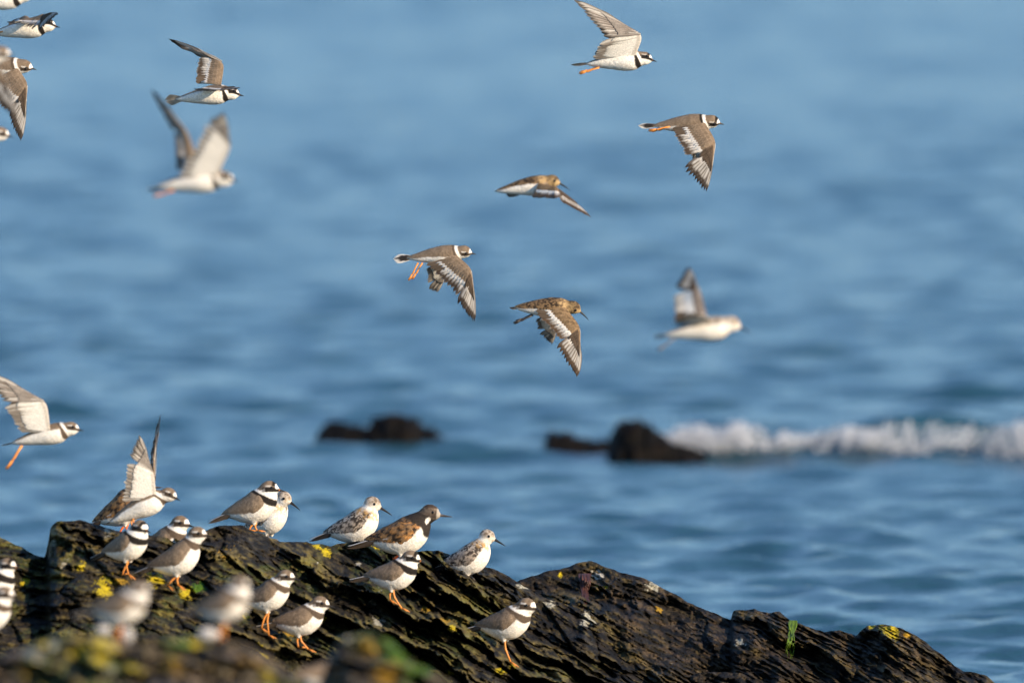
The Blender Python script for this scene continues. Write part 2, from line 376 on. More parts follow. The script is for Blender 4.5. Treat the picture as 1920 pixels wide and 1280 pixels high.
# foam of the breaker
def build_foam():
    r = np.random.default_rng(9)
    ico_v = []; g = (1 + 5 ** 0.5) / 2
    for a in (-1, 1):
        for b_ in (-g, g): ico_v += [(0, a, b_), (a, b_, 0), (b_, 0, a)]
    ico_v = np.array(ico_v, float); ico_v /= np.linalg.norm(ico_v[0])
    d = np.linalg.norm(ico_v[:, None] - ico_v[None], axis=-1); e = d[d > 0.1].min() * 1.05
    F0 = []
    for i in range(12):
        for j in range(i + 1, 12):
            for k in range(j + 1, 12):
                if d[i, j] < e and d[j, k] < e and d[i, k] < e:
                    nrm = np.cross(ico_v[j] - ico_v[i], ico_v[k] - ico_v[i])
                    F0.append((i, j, k) if nrm @ ico_v[i] > 0 else (i, k, j))
    F0 = np.array(F0); V = []; F = []
    top = [(1225, 812), (1290, 806), (1420, 800), (1450, 814), (1530, 808), (1580, 797), (1640, 806), (1700, 792), (1760, 794), (1830, 806), (1900, 795), (1990, 792), (2250, 796)]
    bot = [(1225, 842), (1300, 846), (1420, 848), (1470, 842), (1530, 846), (1590, 850), (1625, 838), (1660, 846), (1720, 864), (1775, 840), (1825, 842), (1860, 872), (1900, 864), (1990, 866), (2250, 866)]
    N = 60000
    px = r.uniform(1225, 2250, N); t = np.clip(r.beta(1.25, 2.3, N), 0, 1)
    dens = 0.5 * noise3(np.stack([px / 80, t * 1.2, 0 * t + 0.5], -1), 77) + 0.5 * fbm(np.stack([px / 17, t * 2.6, 0 * t + 0.5], -1), 79, 3)
    keep = r.random(N) < 0.035 + 0.27 * sstep(0.45, 0.70, dens + 0.05 * (px < 1400))
    px, t = px[keep], t[keep]
    y0 = np.interp(px, *zip(*top)) + 34 * (fbm(np.stack([px / 30, 0 * px + 3.3, 0 * px + 0.5], -1), 81, 3) - 0.42); y1 = np.interp(px, *zip(*bot))
    py = y0 + (y1 - y0) * t + r.normal(0, 5, len(px))
    cen = at_arr(px, py, WAVE_Y - 0.10 * t + r.normal(0, 0.05, len(px)))
    for i in range(len(px)):
        rad = r.uniform(0.0012, 0.0042)
        V.append(ico_v * rad * np.array((1.5, 1.2, 0.8)) * r.uniform(0.7, 1.3, 3) + cen[i]); F.append(F0 + 12 * i)
    o = mesh_obj("sea_foam", np.concatenate(V), np.concatenate(F), None, M_FOAM)
    tag(o, "white foam tumbling along the crest of the small breaker", "foam", None, "stuff")
build_foam()

# ------------------------------------------------------------------ birds: implicit body -> continuous mesh
def smin(a, b_, k):
    h = np.clip(0.5 + 0.5 * (b_ - a) / k, 0, 1); return b_ * (1 - h) + a * h - k * h * (1 - h)

def sdf_eval(prims, p):
    d = None
    for pr in prims:
        if pr[0] == 'cap':
            _, a, b_, ra, rb, wy, k = pr
            q = p.copy(); q[..., 1] = q[..., 1] / wy
            a = np.array((a[0], a[1] / wy, a[2])); b_ = np.array((b_[0], b_[1] / wy, b_[2]))
            ab = b_ - a; t = np.clip(((q - a) @ ab) / (ab @ ab + 1e-9), 0, 1)
            dd = np.linalg.norm(q - a - t[..., None] * ab, axis=-1) - (ra + (rb - ra) * t)
        elif pr[0] == 'rev':
            _, R, xs, zs, rs, ws, k = pr
            q = p @ R; x = q[..., 0]
            r_ = np.interp(x, xs, rs, left=-6, right=-6)
            ex = np.maximum(xs[0] - x, 0) + np.maximum(x - xs[-1], 0)
            dd = np.sqrt((q[..., 1] / np.interp(x, xs, ws)) ** 2 + (q[..., 2] - np.interp(x, xs, zs)) ** 2 + 1e-6) - r_ + ex
        else:
            _, c, R, rad, k = pr
            q = (p - np.array(c)) @ R / np.array(rad)
            dd = (np.linalg.norm(q, axis=-1) - 1) * min(rad)
        d = dd if d is None else smin(d, dd, k)
    return d

def profile(pts):
    """smooth torso profile through (x, z centre, radius, width factor)"""
    P = np.array(pts, float); n = len(P)
    t = np.linspace(0, n - 1, 160); i = np.clip(t.astype(int), 0, n - 2); f = (t - i)[:, None]
    p0, p1, p2, p3 = P[np.maximum(i - 1, 0)], P[i], P[i + 1], P[np.minimum(i + 2, n - 1)]
    Q = 0.5 * (2 * p1 + (p2 - p0) * f + (2 * p0 - 5 * p1 + 4 * p2 - p3) * f ** 2 + (3 * p1 - p0 - 3 * p2 + p3) * f ** 3)
    xs = np.maximum.accumulate(Q[:, 0] + np.arange(160) * 1e-5)
    return xs, Q[:, 1], Q[:, 2], Q[:, 3]

def surface_nets(prims, lo, hi, h):
    n = np.ceil((np.array(hi) - np.array(lo)) / h).astype(int) + 1
    ax = [lo[i] + h * np.arange(n[i]) for i in range(3)]
    G = np.stack(np.meshgrid(*ax, indexing='ij'), -1)
    Fv = sdf_eval(prims, G); ins = Fv < 0
    cs = [(a, b_, c) for a in (0, 1) for b_ in (0, 1) for c in (0, 1)]
    nx, ny, nz = Fv.shape
    def sl(A, c): return A[c[0]:nx - 1 + c[0], c[1]:ny - 1 + c[1], c[2]:nz - 1 + c[2]]
    cnt = sum(sl(ins, c).astype(int) for c in cs)
    act = (cnt > 0) & (cnt < 8)
    idx = -np.ones(act.shape, int); idx[act] = np.arange(act.sum())
    cells = np.argwhere(act)
    vals = np.stack([sl(Fv, c)[act] for c in cs], -1)
    pos = np.zeros((len(cells), 3)); ne = np.zeros(len(cells))
    for i in range(8):
        for j in range(i + 1, 8):
            if sum(abs(np.array(cs[i]) - np.array(cs[j]))) != 1: continue
            a, b_ = vals[:, i], vals[:, j]; mk = (a < 0) != (b_ < 0)
            t = np.where(mk, a / np.where(mk, a - b_, 1), 0)
            pos += np.where(mk[:, None], np.array(cs[i]) + t[:, None] * (np.array(cs[j]) - np.array(cs[i])), 0); ne += mk
    pos = (cells + pos / ne[:, None]) * h + np.array(lo)
    quads = []
    for axn in range(3):
        o1, o2 = [(1, 2), (2, 0), (0, 1)][axn]
        d = [0, 0, 0]; d[axn] = 1
        A = ins[:nx - d[0], :ny - d[1], :nz - d[2]]; B = ins[d[0]:, d[1]:, d[2]:]
        for sgn, mk in ((1, A & ~B), (-1, ~A & B)):
            e = np.argwhere(mk)
            e = e[(e[:, o1] > 0) & (e[:, o2] > 0) & (e[:, o1] < act.shape[o1]) & (e[:, o2] < act.shape[o2])]
            def cell(d1, d2):
                c = e.copy(); c[:, o1] -= d1; c[:, o2] -= d2; return idx[c[:, 0], c[:, 1], c[:, 2]]
            q = np.stack([cell(1, 1), cell(0, 1), cell(0, 0), cell(1, 0)], -1)
            if sgn < 0: q = q[:, ::-1]
            quads.append(q)
    Q = np.concatenate(quads); Q = Q[(Q >= 0).all(1)]
    for it in range(2):                       # settle on the smooth surface
        e = 0.4; f0 = sdf_eval(prims, pos)
        gr = np.stack([sdf_eval(prims, pos + np.eye(3)[i] * e) - f0 for i in range(3)], -1) / e
        g2 = (gr ** 2).sum(-1, keepdims=True)
        pos = pos - 0.9 * f0[:, None] * gr / np.maximum(g2, 0.2)
    return pos, Q, gr / np.maximum(np.linalg.norm(gr, axis=-1, keepdims=True), 1e-6)

def rotz(a): c, s = math.cos(a), math.sin(a); return np.array(((c, -s, 0), (s, c, 0), (0, 0, 1)))
def roty(a): c, s = math.cos(a), math.sin(a); return np.array(((c, 0, s), (0, 1, 0), (-s, 0, c)))
def rotx(a): c, s = math.cos(a), math.sin(a); return np.array(((1, 0, 0), (0, c, -s), (0, s, c)))
RAD = math.radians

# plumage colours (linear albedo)
BROWN = np.array((0.190, 0.138, 0.094)); WHITE = np.array((0.76, 0.71, 0.64)); BLACK = np.array((0.016, 0.013, 0.011)); DKB = np.array((0.085, 0.060, 0.042))
BUFF = np.array((0.46, 0.31, 0.15)); RUF = np.array((0.42, 0.20, 0.07)); PALE = np.array((0.62, 0.58, 0.53)); ORANGE = np.array((0.64, 0.235, 0.045))

def head_pattern(sp, u, nz):
    """u: head-local coordinates in head radii (x forward, z up)"""
    x, y, z = u[:, 0], np.abs(u[:, 1]), u[:, 2]
    if sp in ('plover', 'young'):
        dark = BLACK if sp == 'plover' else DKB * 0.8
        C = np.repeat(WHITE[None], len(u), 0)
        dk2 = dark if sp == 'plover' else DKB * 0.62
        C = mix(C, BROWN, sstep(0.20, 0.30, z + 0.45 * np.clip(-x - 0.05, 0, 1)))
        mk = sstep(-0.34, -0.24, z + 0.06 * x + 0.12 * np.clip(-x, 0, 1)) * (1 - sstep(0.24, 0.32, z)) * sstep(-0.80, -0.62, x)
        C = mix(C, dk2, mk * np.where(x > -0.35, 1.0, 0.75))
        sup = sstep(0.26, 0.32, z) * (1 - sstep(0.44, 0.50, z)) * sstep(-0.40, -0.25, x) * (1 - sstep(0.28, 0.4, x)) * sstep(0.4, 0.6, y)
        C = mix(C, WHITE * 0.8, sup * (0.6 if sp == 'plover' else 0.8))
        bar = sstep(0.40, 0.5, x) * sstep(0.30, 0.38, z)
        C = mix(C, dark if sp == 'plover' else BROWN * 0.75, bar)
        fh = sstep(0.76, 0.84, x) * sstep(0.04, 0.12, z) * (1 - sstep(0.50, 0.60, z))
        C = mix(C, WHITE, fh)
        fh2 = sstep(0.86, 0.92, x) * sstep(0.0, 0.06, z) * (1 - sstep(0.50, 0.60, z)); C = mix(C, WHITE, fh2)
        return C
    if sp == 'sanderling':
        C = np.repeat(WHITE[None], len(u), 0)
        st = sstep(0.45, 0.62, nz)
        C = mix(C, np.array((0.44, 0.35, 0.26)), 0.55 * sstep(-0.5, 0.1, z))
        C = mix(C, np.array((0.16, 0.12, 0.088)), sstep(0.0, 0.35, z + 0.2 * np.clip(-x, 0, 1)) * (0.45 + 0.55 * st))
        C = mix(C, BUFF * 1.1, 0.55 * sstep(0.5, 0.65, nz) * sstep(-0.6, -0.2, -z) * sstep(0.1, 0.5, x))
        C = mix(C, np.array((0.25, 0.2, 0.16)), 0.6 * sstep(-0.35, -0.1, z) * (1 - sstep(0.15, 0.3, z)) * (1 - sstep(0.2, 0.6, x)) * (0.3 + 0.7 * st))
        return C
    if sp == 'dunlin':
        st = sstep(0.42, 0.6, nz)
        C = mix(BUFF * 0.6, np.array((0.11, 0.072, 0.042)), st * 0.85)
        C = mix(C, np.array((0.06, 0.04, 0.025)), sstep(0.4, 0.6, z) * (0.4 + 0.6 * st))
        C = mix(C, np.array((0.40, 0.28, 0.14)), sstep(0.35, 0.6, x) * (1 - sstep(0.1, 0.3, z)))
        return C
    if sp == 'turnstone':
        st = sstep(0.42, 0.6, nz)
        C = mix(np.array((0.24, 0.18, 0.13)), np.array((0.07, 0.05, 0.038)), st)
        C = mix(C, np.array((0.05, 0.036, 0.028)), sstep(0.45, 0.7, z))
        C = mix(C, np.array((0.34, 0.27, 0.21)), 0.7 * sstep(0.05, 0.12, z) * (1 - sstep(0.3, 0.42, z)) * sstep(-0.8, -0.5, -np.abs(x)))
        C = mix(C, np.array((0.04, 0.03, 0.025)), sstep(-0.8, -0.55, -z - 0.2 + 0 * z) * sstep(-0.9, -0.6, z) * 0.7)
        C = mix(C, np.array((0.45, 0.40, 0.34)), sstep(0.75, 0.9, x) * 0.7)
        return C

def body_colors(sp, p, nrm, hc, Rh, hr, axis, ringt, tp, dorsal, flying):
    n1 = fbm(p / 5.0, 51, 3); n2 = fbm(p / np.array((9.0, 4.0, 4.0)), 52, 3); n3 = fbm(p / 3.2, 53, 2)
    u = ((p - hc) @ Rh) / hr
    t = (p - hc) @ axis
    radial = (p - hc) - t[:, None] * axis
    # which side of the neck: nape (-1) .. throat (+1)
    thr = np.cross(axis, np.array((0, 1.0, 0)))
    if thr[0] < 0: thr = -thr
    side = (radial @ thr) / np.maximum(np.linalg.norm(radial, axis=-1), 1e-3)
    wob = (n1 - 0.5) * 3.0 + (n3 - 0.5) * 2.2
    C = np.repeat(WHITE[None], len(p), 0)
    C = mix(C, WHITE * np.array((0.93, 0.88, 0.80)), sstep(0.4, 0.7, n2) * 0.5)
    dors = sstep(-1.5, 1.5, dorsal + wob)
    nearhead = 1 - sstep((2.9 if sp == 'turnstone' else 2.2) * hr, (3.7 if sp == 'turnstone' else 2.9) * hr, np.linalg.norm(p - hc, axis=-1))
    t0, t1 = ringt
    if sp in ('plover', 'young'):
        C = mix(C, BROWN * (0.55 + 0.5 * n1 + 0.45 * n3)[:, None], dors)
        t2 = t1 + (6.0 + 8.0 * sstep(-0.6, 0.5, side) - (3.5 if sp == 'young' else 1.5) * sstep(0.7, 1.0, side)) * hr / 17
        bcol = BLACK if sp == 'plover' else DKB
        band = sstep(t1 - 0.9, t1 + 0.9, t + wob * 0.4) * (1 - sstep(t2 - 1.2, t2 + 1.2, t + wob * 0.7)) * nearhead
        C = mix(C, bcol, band)
        ring = sstep(t0 - 0.8, t0 + 0.8, t + wob * 0.3) * (1 - sstep(t1 - 0.8, t1 + 0.8, t + wob * 0.4)) * nearhead
        C = mix(C, WHITE * 0.9, ring)
        C = mix(C, head_pattern(sp, u, n1), (1 - sstep(t0 - 0.7, t0 + 0.7, t + wob * 0.3)) * nearhead)
    elif sp == 'sanderling':
        sp_ = sstep(0.46, 0.54, n3 * 0.6 + n1 * 0.4)
        bk = mix(np.array((0.40, 0.34, 0.28)), np.array((0.05, 0.04, 0.032)), sp_)
        C = mix(C, bk, dors)
        rf = sstep(0.47, 0.6, n1) * sstep(t0 - 6, t0 + 3, t) * (1 - sstep(t1 + 8, t1 + 20, t)) * nearhead
        C = mix(C, BUFF * np.array((1.0, 0.9, 0.75)), rf * (0.75 if not flying else 0.3))
        C = mix(C, head_pattern(sp, u, n1), (1 - sstep(t0, t0 + 8, t)) * nearhead)
    elif sp == 'dunlin':
        st = sstep(0.40, 0.60, noise3(p / np.array((3.2, 2.0, 2.0)), 57))
        bk = mix(np.array((0.20, 0.125, 0.065)), np.array((0.032, 0.022, 0.015)), st)
        C = mix(C, bk, dors)
        chest = (1 - sstep(t1 + 6, t1 + 16, t)) * nearhead
        C = mix(C, mix(BUFF * 0.9, np.array((0.13, 0.085, 0.05)), sstep(0.45, 0.6, n1)), chest * 0.9)
        C = mix(C, head_pattern(sp, u, n1), (1 - sstep(t0, t0 + 5, t)) * nearhead)
    elif sp == 'turnstone':
        st = sstep(0.45, 0.55, n3 * 0.4 + n1 * 0.6)
        bk = mix(np.array((0.16, 0.10, 0.06)), np.array((0.025, 0.019, 0.015)), st)
        bk = mix(bk, RUF, sstep(0.56, 0.66, n2) * 0.8)
        C = mix(C, bk, dors)
        t2 = t1 + (13 + 17 * sstep(-0.3, 0.6, side)) * hr / 17
        band = sstep(t0 - 5, t0 - 2, t) * (1 - sstep(t2 - 2, t2 + 2, t + wob)) * nearhead
        C = mix(C, np.array((0.030, 0.024, 0.02)), band)
        C = mix(C, head_pattern(sp, u, n1), (1 - sstep(t0 - 4, t0, t)) * nearhead)
        spot = 1 - sstep(0.75, 1.1, np.hypot((t - t0 - 4) / 6.5, (side - 0.25) / 0.28) + (n1 - 0.5))
        C = mix(C, WHITE, spot * nearhead)
    C = C * (0.93 + 0.14 * n3)[:, None]
    return C

def tube(path, radii, n=7):
    path = np.asarray(path, float); V = []; F = []
    prev = None
    for i, p in enumerate(path):
        d = path[min(i + 1, len(path) - 1)] - path[max(i - 1, 0)]; d /= np.linalg.norm(d) + 1e-9
        a = np.cross(d, (0, 1, 0.2)) if prev is None else prev - d * (prev @ d)
        a /= np.linalg.norm(a) + 1e-9; b_ = np.cross(d, a); prev = a
        for k in range(n):
            th = 2 * math.pi * k / n; V.append(p + radii[i] * (math.cos(th) * a + math.sin(th) * b_))
    for i in range(len(path) - 1):
        for k in range(n):
            F.append((i * n + k, i * n + (k + 1) % n, (i + 1) * n + (k + 1) % n, (i + 1) * n + k))
    F.append(tuple(range(n))[::-1]); F.append(tuple((len(path) - 1) * n + k for k in range(n)))
    return np.array(V), F

def join(parts):
    V = []; F = []; n = 0
    for v, f in parts:
        V.append(v); F += [tuple(i + n for i in q) for q in f]; n += len(v)
    return np.concatenate(V), F

def feather_mesh(root, tip, nrm, lead, width, col_up, col_dn, bow=0.06, camber=0.05, tilt=0.10, pointed=1.0, nl=10, th=0.25):
    """a vane with a shaft: root -> tip, lead = direction of the leading web; returns V,F,C"""
    root = np.asarray(root, float); tip = np.asarray(tip, float)
    ax = tip - root; L = np.linalg.norm(ax); axn = ax / L
    nrm = nrm - axn * (nrm @ axn); nrm /= np.linalg.norm(nrm) + 1e-9
    ld = np.cross(axn, nrm)
    if ld @ lead < 0: ld = -ld
    cross = np.array((-1.0, -0.55, -0.12, 0.06, 0.55)) * 1.0     # trailing web wide, leading web narrow
    us = np.linspace(0, 1, nl)
    V = []; C = []
    for layer in (0, 1):
        for u in us:
            wv = width * (0.35 + 0.65 * sstep(0.0, 0.35, u)) * (1 - sstep(0.70, 1.02, u) ** (1.3 * pointed)) ** 0.8
            cen = root + ax * u - ld * (bow * L * 4 * u * (1 - u) * -0.5) - ld * bow * L * u * u * 0.6 - nrm * camber * L * (u * u)
            for c in cross:
                off = ld * c * wv + nrm * (tilt * c * width) - nrm * 0.10 * wv * c * c
                if -0.2 < c < 0.1: off = off + nrm * 0.22 * (1 if layer == 0 else -1)
                V.append(cen + off + nrm * (th * 0.5 if layer == 0 else -th * 0.5) * (1 if abs(c) < 0.99 and 0.5 > abs(c) else 0.4))
                C.append((col_up if layer == 0 else col_dn)(u, c))
    nc = len(cross)
    F = [tuple(q) for q in grid_faces(nl, nc)]
    F += [tuple(q) for q in (grid_faces(nl, nc, True) + nl * nc)]
    return np.array(V), F, np.array(C)

def build_bill(R, base, length, r0, curve, c0, c1, split, scale, parent, name="bill"):
    path = []; rad = []
    for s in np.linspace(0, 1, 9):
        path.append(base + R @ np.array((length * s - 3 * (1 - s), 0, -curve * s * s))); rad.append(r0 * (1 - 0.86 * s ** 1.15) )
    V, F = tube(path, rad, 8)
    C = np.repeat(np.array([c0 if s < split else c1 for s in np.linspace(0, 1, 9)]), 8, 0)
    return mesh_obj(name, V * scale, F, C, M_HORN, parent)

def uv_sphere(c, r, n=10):
    V = []; F = []
    for i in range(n + 1):
        for j in range(n * 2):
            a = math.pi * i / n; b_ = math.pi * j / n
            V.append(np.array(c) + r * np.array((math.sin(a) * math.cos(b_), math.sin(a) * math.sin(b_), math.cos(a))))
    for i in range(n):
        for j in range(n * 2):
            F.append((i * n * 2 + j, i * n * 2 + (j + 1) % (n * 2), (i + 1) * n * 2 + (j + 1) % (n * 2), (i + 1) * n * 2 + j))
    return np.array(V), F

SPEC = dict(  # bill length, bill base radius, droop, base colour, tip colour, split, leg colour
    plover=(13, 3.6, 0.8, ORANGE, BLACK, 0.5, ORANGE), young=(12.5, 3.4, 0.8, np.array((0.10, 0.06, 0.04)), BLACK, 0.3, ORANGE),
    sanderling=(28, 3.7, 3.0, BLACK * 1.2, BLACK, 0.5, np.array((0.17, 0.14, 0.125))), dunlin=(31, 3.2, 7.5, BLACK * 1.2, BLACK, 0.5, np.array((0.035, 0.028, 0.025))),
    turnstone=(23, 4.0, -0.5, np.array((0.10, 0.08, 0.07)), np.array((0.05, 0.04, 0.035)), 0.5, np.array((0.75, 0.16, 0.02))))
NAMES = dict(plover="ringed_plover", young="ringed_plover", sanderling="sanderling", dunlin="dunlin", turnstone="turnstone")

def head_parts(sp, hc, Rh, hr, RV, sc, parent, bill=True, eye_r=3.0):
    bl, br, cv, c0, c1, spl, _ = SPEC[sp]
    f = hr / 17.0
    Rw = RV @ Rh
    base = RV @ (hc + Rh @ np.array((0.93 * hr, 0, -0.12 * hr)))
    if bill: build_bill(Rw @ roty(RAD(10 if sp != 'turnstone' else 2)), base, bl * f * 1.05 + 3, br * f, cv * f, c0, c1, spl, sc, parent)
    for s in (-1, 1):
        q = hc + Rh @ np.array((0.40 * hr, s * 0.80 * hr, 0.16 * hr))
        V, F = uv_sphere(RV @ q, eye_r * f, 8)
        mesh_obj("eye", V * sc, F, None, M_EYE, parent)

# ---------------------------------------------------------------- standing bird
def ray_rock(px, py):
    o = Vector((0, 0, CAM_H)); d = (Vector(at(px, py, 40.0)) - o).normalized()
    best = None
    for b_ in BVHS:
        h = b_.ray_cast(o, d)
        if h[0] is not None and (best is None or h[3] < best[1]): best = (h[0], h[3])
    return None if best is None else np.array(best[0])

def drop_rock(x, y, z0):
    best = None
    for b_ in BVHS:
        h = b_.ray_cast(Vector((x, y, z0 + 0.06)), Vector((0, 0, -1)))
        if h[0] is not None and (best is None or h[0].z > best): best = h[0].z
    return best

def standing(sp, label, c, foot, s=1.0, yaw=-15, pitch=0, head=(40, 28), hyaw=0, hpitch=0, d=None, legs=2, group="waders standing on the rocks", seed=1, fat=1.0, hr=17.0, lean=0):
    if d is None:
        hit = ray_rock(*foot); Y = float(hit[1]) if hit is not None else 35.2
        if hit is None: print("no rock under", label)
    else: Y = d
    u = K * Y
    ctr = at(c[0], c[1], Y)
    fp = at(foot[0], foot[1], Y)
    root = empty(NAMES[sp], Vector(fp)); tag(root, label, "bird", group)
    org = (ctr - fp) / u                             # body centre relative to the foot, bird units
    RV = rotz(RAD(yaw))
    Rt = roty(-RAD(pitch))
    prof = profile([(-64, -3, 1.0, 1.2), (-56, -4, 6.5, 1.15), (-42, -5.5, 14, 1.08), (-22, -7.5, 23.5, 1.0), (0, -6, 29.5 * fat, 0.97), (20, -2.5, 30 * fat, 0.95), (36, 3, 24.5 * fat, 0.95), (46, 7, 15, 0.95), (51, 8, 1, 0.95)])
    prims = [('rev', Rt, *prof, 7)]
    hc = np.array((head[0], 0, head[1])); chest = Rt @ np.array((20, 0, 5))
    prims.append(('cap', chest, chest * 0.3 + hc * 0.7, 24 * fat, hr * 0.93, 0.97, 11))
    Rh = rotz(RAD(hyaw)) @ roty(-RAD(hpitch))
    prims.append(('ell', hc, Rh, (hr * 1.06, hr * 0.92, hr * 0.97), 5))
    prims.append(('cap', hc + Rh @ np.array((hr * 0.3, 0, -1.5)), hc + Rh @ np.array((hr * 0.98, 0, -2.2)), hr * 0.55, hr * 0.26, 1, 4))
    for sd in (-1, 1):
        a = Rt @ np.array((-4, sd * 9, -27)); prims.append(('cap', a, a + np.array((1, 0, -9)), 8, 3.4, 1, 5))
    V, Q, N = surface_nets(prims, (-72, -36, -56), (74, 36, 66), 1.9)
    tp = V @ Rt                                       # torso frame
    zl = np.interp(tp[:, 0], [-60, -40, -10, 12, 26, 38, 48], [-5, -9, -14, -11, -3, 8, 20])
    dorsal = tp[:, 2] - zl
    axis = np.array((-0.42, 0, -0.91)); axis = rotz(RAD(hyaw * 0.5)) @ axis
    C = body_colors(sp, V, N, hc, Rh, hr, axis, (9.0 * hr / 17, 13.6 * hr / 17), tp, dorsal, False)
    V = V + N * ((fbm(V / 3.0, seed, 2) - 0.5) * 1.1)[:, None]
    T = lambda P: ((np.asarray(P) @ RV.T) * s + org) * u
    mesh_obj("body", T(V), Q, C, M_PLUM, root)
    RVs = RV * 1.0
    head_parts(sp, hc + 0, Rh, hr, RV * s, u, _off(root, org * u))
    # folded wings
    for sd in (-1, 1):
        nu, nv = 40, 15
        uu = np.linspace(0, 1, nu); vv = np.linspace(0, 1, nv)
        xs = 33 - 121 * uu
        top = np.interp(xs, [-90, -60, -30, 0, 20, 35], [-13, -3, 14, 21, 17, 4])
        bot = np.interp(xs, [-90, -70, -45, -20, 5, 22, 35], [-14.5, -14, -15, -17.5, -17, -10, 2])
        zc = np.interp(xs, [-58, -40, -18, 4, 19, 35], [-3, -5, -7, -5.5, -1, 2]); rr = np.interp(xs, [-90, -58, -40, -18, 4, 19, 35], [1.5, 5, 14, 23.5, 29.5 * fat, 29 * fat, 24 * fat])
        X = np.repeat(xs[:, None], nv, 1); Z = top[:, None] + (bot - top)[:, None] * vv[None]
        nn = fbm(np.stack([X / 9, Z / 5, 0 * X + seed * 3.1 + sd], -1), 91, 3)
        wig = np.sin(X * 0.55 + 3 * nn) * 1.1 * (vv[None] > 0.9)
        Z = Z - wig
        yb = np.sqrt(np.maximum(rr[:, None] ** 2 - (Z - zc[:, None]) ** 2, 1.5))
        bulge = 2.6 * np.sin(np.pi * np.clip(vv, 0.0, 1))[None] ** 0.6 * sstep(0, 0.12, uu)[:, None] * (1 - 0.7 * sstep(0.55, 1, uu))[:, None]
        Yo = sd * (yb + bulge + (nn - 0.5) * 1.0 - 0.35); Yi = sd * np.maximum(yb - 2.5, 0.3)
        P = np.concatenate([np.stack([X, Yo, Z], -1).reshape(-1, 3), np.stack([X, Yi, Z], -1).reshape(-1, 3)])
        rowt = (vv * 5.0)[None] + 0.35 * np.sin(X * 0.55); fr = rowt - np.floor(rowt)
        sc_ = sstep(0.75, 0.98, fr) * (1 - sstep(0.3, 0.8, uu))[:, None]
        if sp in ('plover', 'young'):
            fxx = X / 7.5 + 0.5 * np.floor(rowt); sca = np.abs((fxx + 0.5) % 1 - 0.5) * 2
            Cw = mix(BROWN * 0.72, BROWN * 1.3, nn) * (0.82 + 0.3 * sca)[..., None]; Cw = mix(Cw, BROWN * 1.9, np.clip(sc_ * 0.55 * (0.3 + nn) + 0.25 * sstep(0.7, 1, sca) * (1 - sstep(0.3, 0.8, uu))[:, None], 0, 1))
            Cw = mix(Cw, DKB, sstep(0.62, 0.85, uu)[:, None] * 0.75 + 0 * X)
            Cw = mix(Cw, PALE, 0.6 * sstep(0.88, 0.97, vv)[None] * sstep(0.55, 0.62, nn) + 0 * X)
        elif sp == 'sanderling':
            sp_ = sstep(0.44, 0.56, fbm(np.stack([X / 4.5, Z / 3.0, 0 * X + sd + seed], -1), 93, 2))
            Cw = mix(np.array((0.36, 0.29, 0.225)), np.array((0.045, 0.035, 0.028)), sp_)
            Cw = mix(Cw, np.array((0.24, 0.20, 0.17)), sstep(0.55, 0.7, nn) * 0.8)
            Cw = mix(Cw, np.array((0.03, 0.025, 0.022)), sstep(0.68, 0.85, uu)[:, None] * 0.9 + 0 * X)
        else:
            sp_ = sstep(0.42, 0.58, fbm(np.stack([X / 5, Z / 4, 0 * X + sd], -1), 95, 2))
            Cw = mix(np.array((0.19, 0.115, 0.06)), np.array((0.022, 0.016, 0.012)), sp_)
            rs = sstep(0.5, 0.6, fbm(np.stack([X / 6, Z / 4, 0 * X + 5], -1), 97, 2)) * sstep(-0.2, 0.3, vv)[None] * (1 - sstep(0.45, 0.6, uu))[:, None]
            Cw = mix(Cw, np.array((0.52, 0.24, 0.07)), rs * (0.4 + 0.6 * sstep(0.5, 0.9, vv))[None])
            wb = np.exp(-((X + 30) / 17) ** 2) * np.exp(-((Z + 7 - (X + 30) * 0.25) / 3.6) ** 2); Cw = mix(Cw, WHITE, 0.55 * sstep(0.55, 0.8, wb))
            Cw = mix(Cw, np.array((0.11, 0.075, 0.05)), sstep(0.6, 0.75, uu)[:, None] + 0 * X)
        Cw = Cw.reshape(-1, 3); Cw = np.concatenate([Cw, Cw * 0.9])
        gf = grid_faces(nu, nv, flip=(sd > 0)); n0 = nu * nv
        rim = []
        for i in range(nu - 1): rim += [(i * nv, (i + 1) * nv, n0 + (i + 1) * nv, n0 + i * nv), (i * nv + nv - 1, n0 + i * nv + nv - 1, n0 + (i + 1) * nv + nv - 1, (i + 1) * nv + nv - 1)]
        for j in range(nv - 1): rim += [(j, n0 + j, n0 + j + 1, j + 1), ((nu - 1) * nv + j, (nu - 1) * nv + j + 1, n0 + (nu - 1) * nv + j + 1, n0 + (nu - 1) * nv + j)]
        Fw = [tuple(q) for q in gf] + [tuple(q) for q in (gf[:, ::-1] + n0)] + rim
        wob = mesh_obj("wing", T(P @ Rt.T), Fw, Cw, M_PLUM, root)
        # long wing feathers lying over the tail
        for k in range(5):
            r0 = np.array((-22 - 5 * k, sd * (17 - 2.6 * k), -3 - 2.0 * k)); t0 = np.array((-64 - 7.5 * k, sd * (6.5 - 0.9 * k), -7.5 - 1.7 * k))
            base = {'sanderling': np.array((0.05, 0.042, 0.038)), 'turnstone': np.array((0.10, 0.07, 0.048))}.get(sp, BROWN * 0.75)
            edge = {'sanderling': np.array((0.45, 0.41, 0.37))}.get(sp, BROWN * 1.5)
            cu = lambda uu_, c_, base=base, edge=edge: base * 0.9 if abs(c_) < 0.5 else (edge if abs(c_) > 0.9 else base * 1.15)
            fv, ff, fc = feather_mesh(Rt @ r0, Rt @ t0, Rt @ np.array((0.1, sd * 0.75, 0.65)), Rt @ np.array((0, sd * 0.4, -0.6)), 5.4, cu, cu, bow=0.03, camber=0.02, nl=8, th=0.5)
            mesh_obj("flight_feather", T(fv), ff, fc, M_FEATHER, wob)
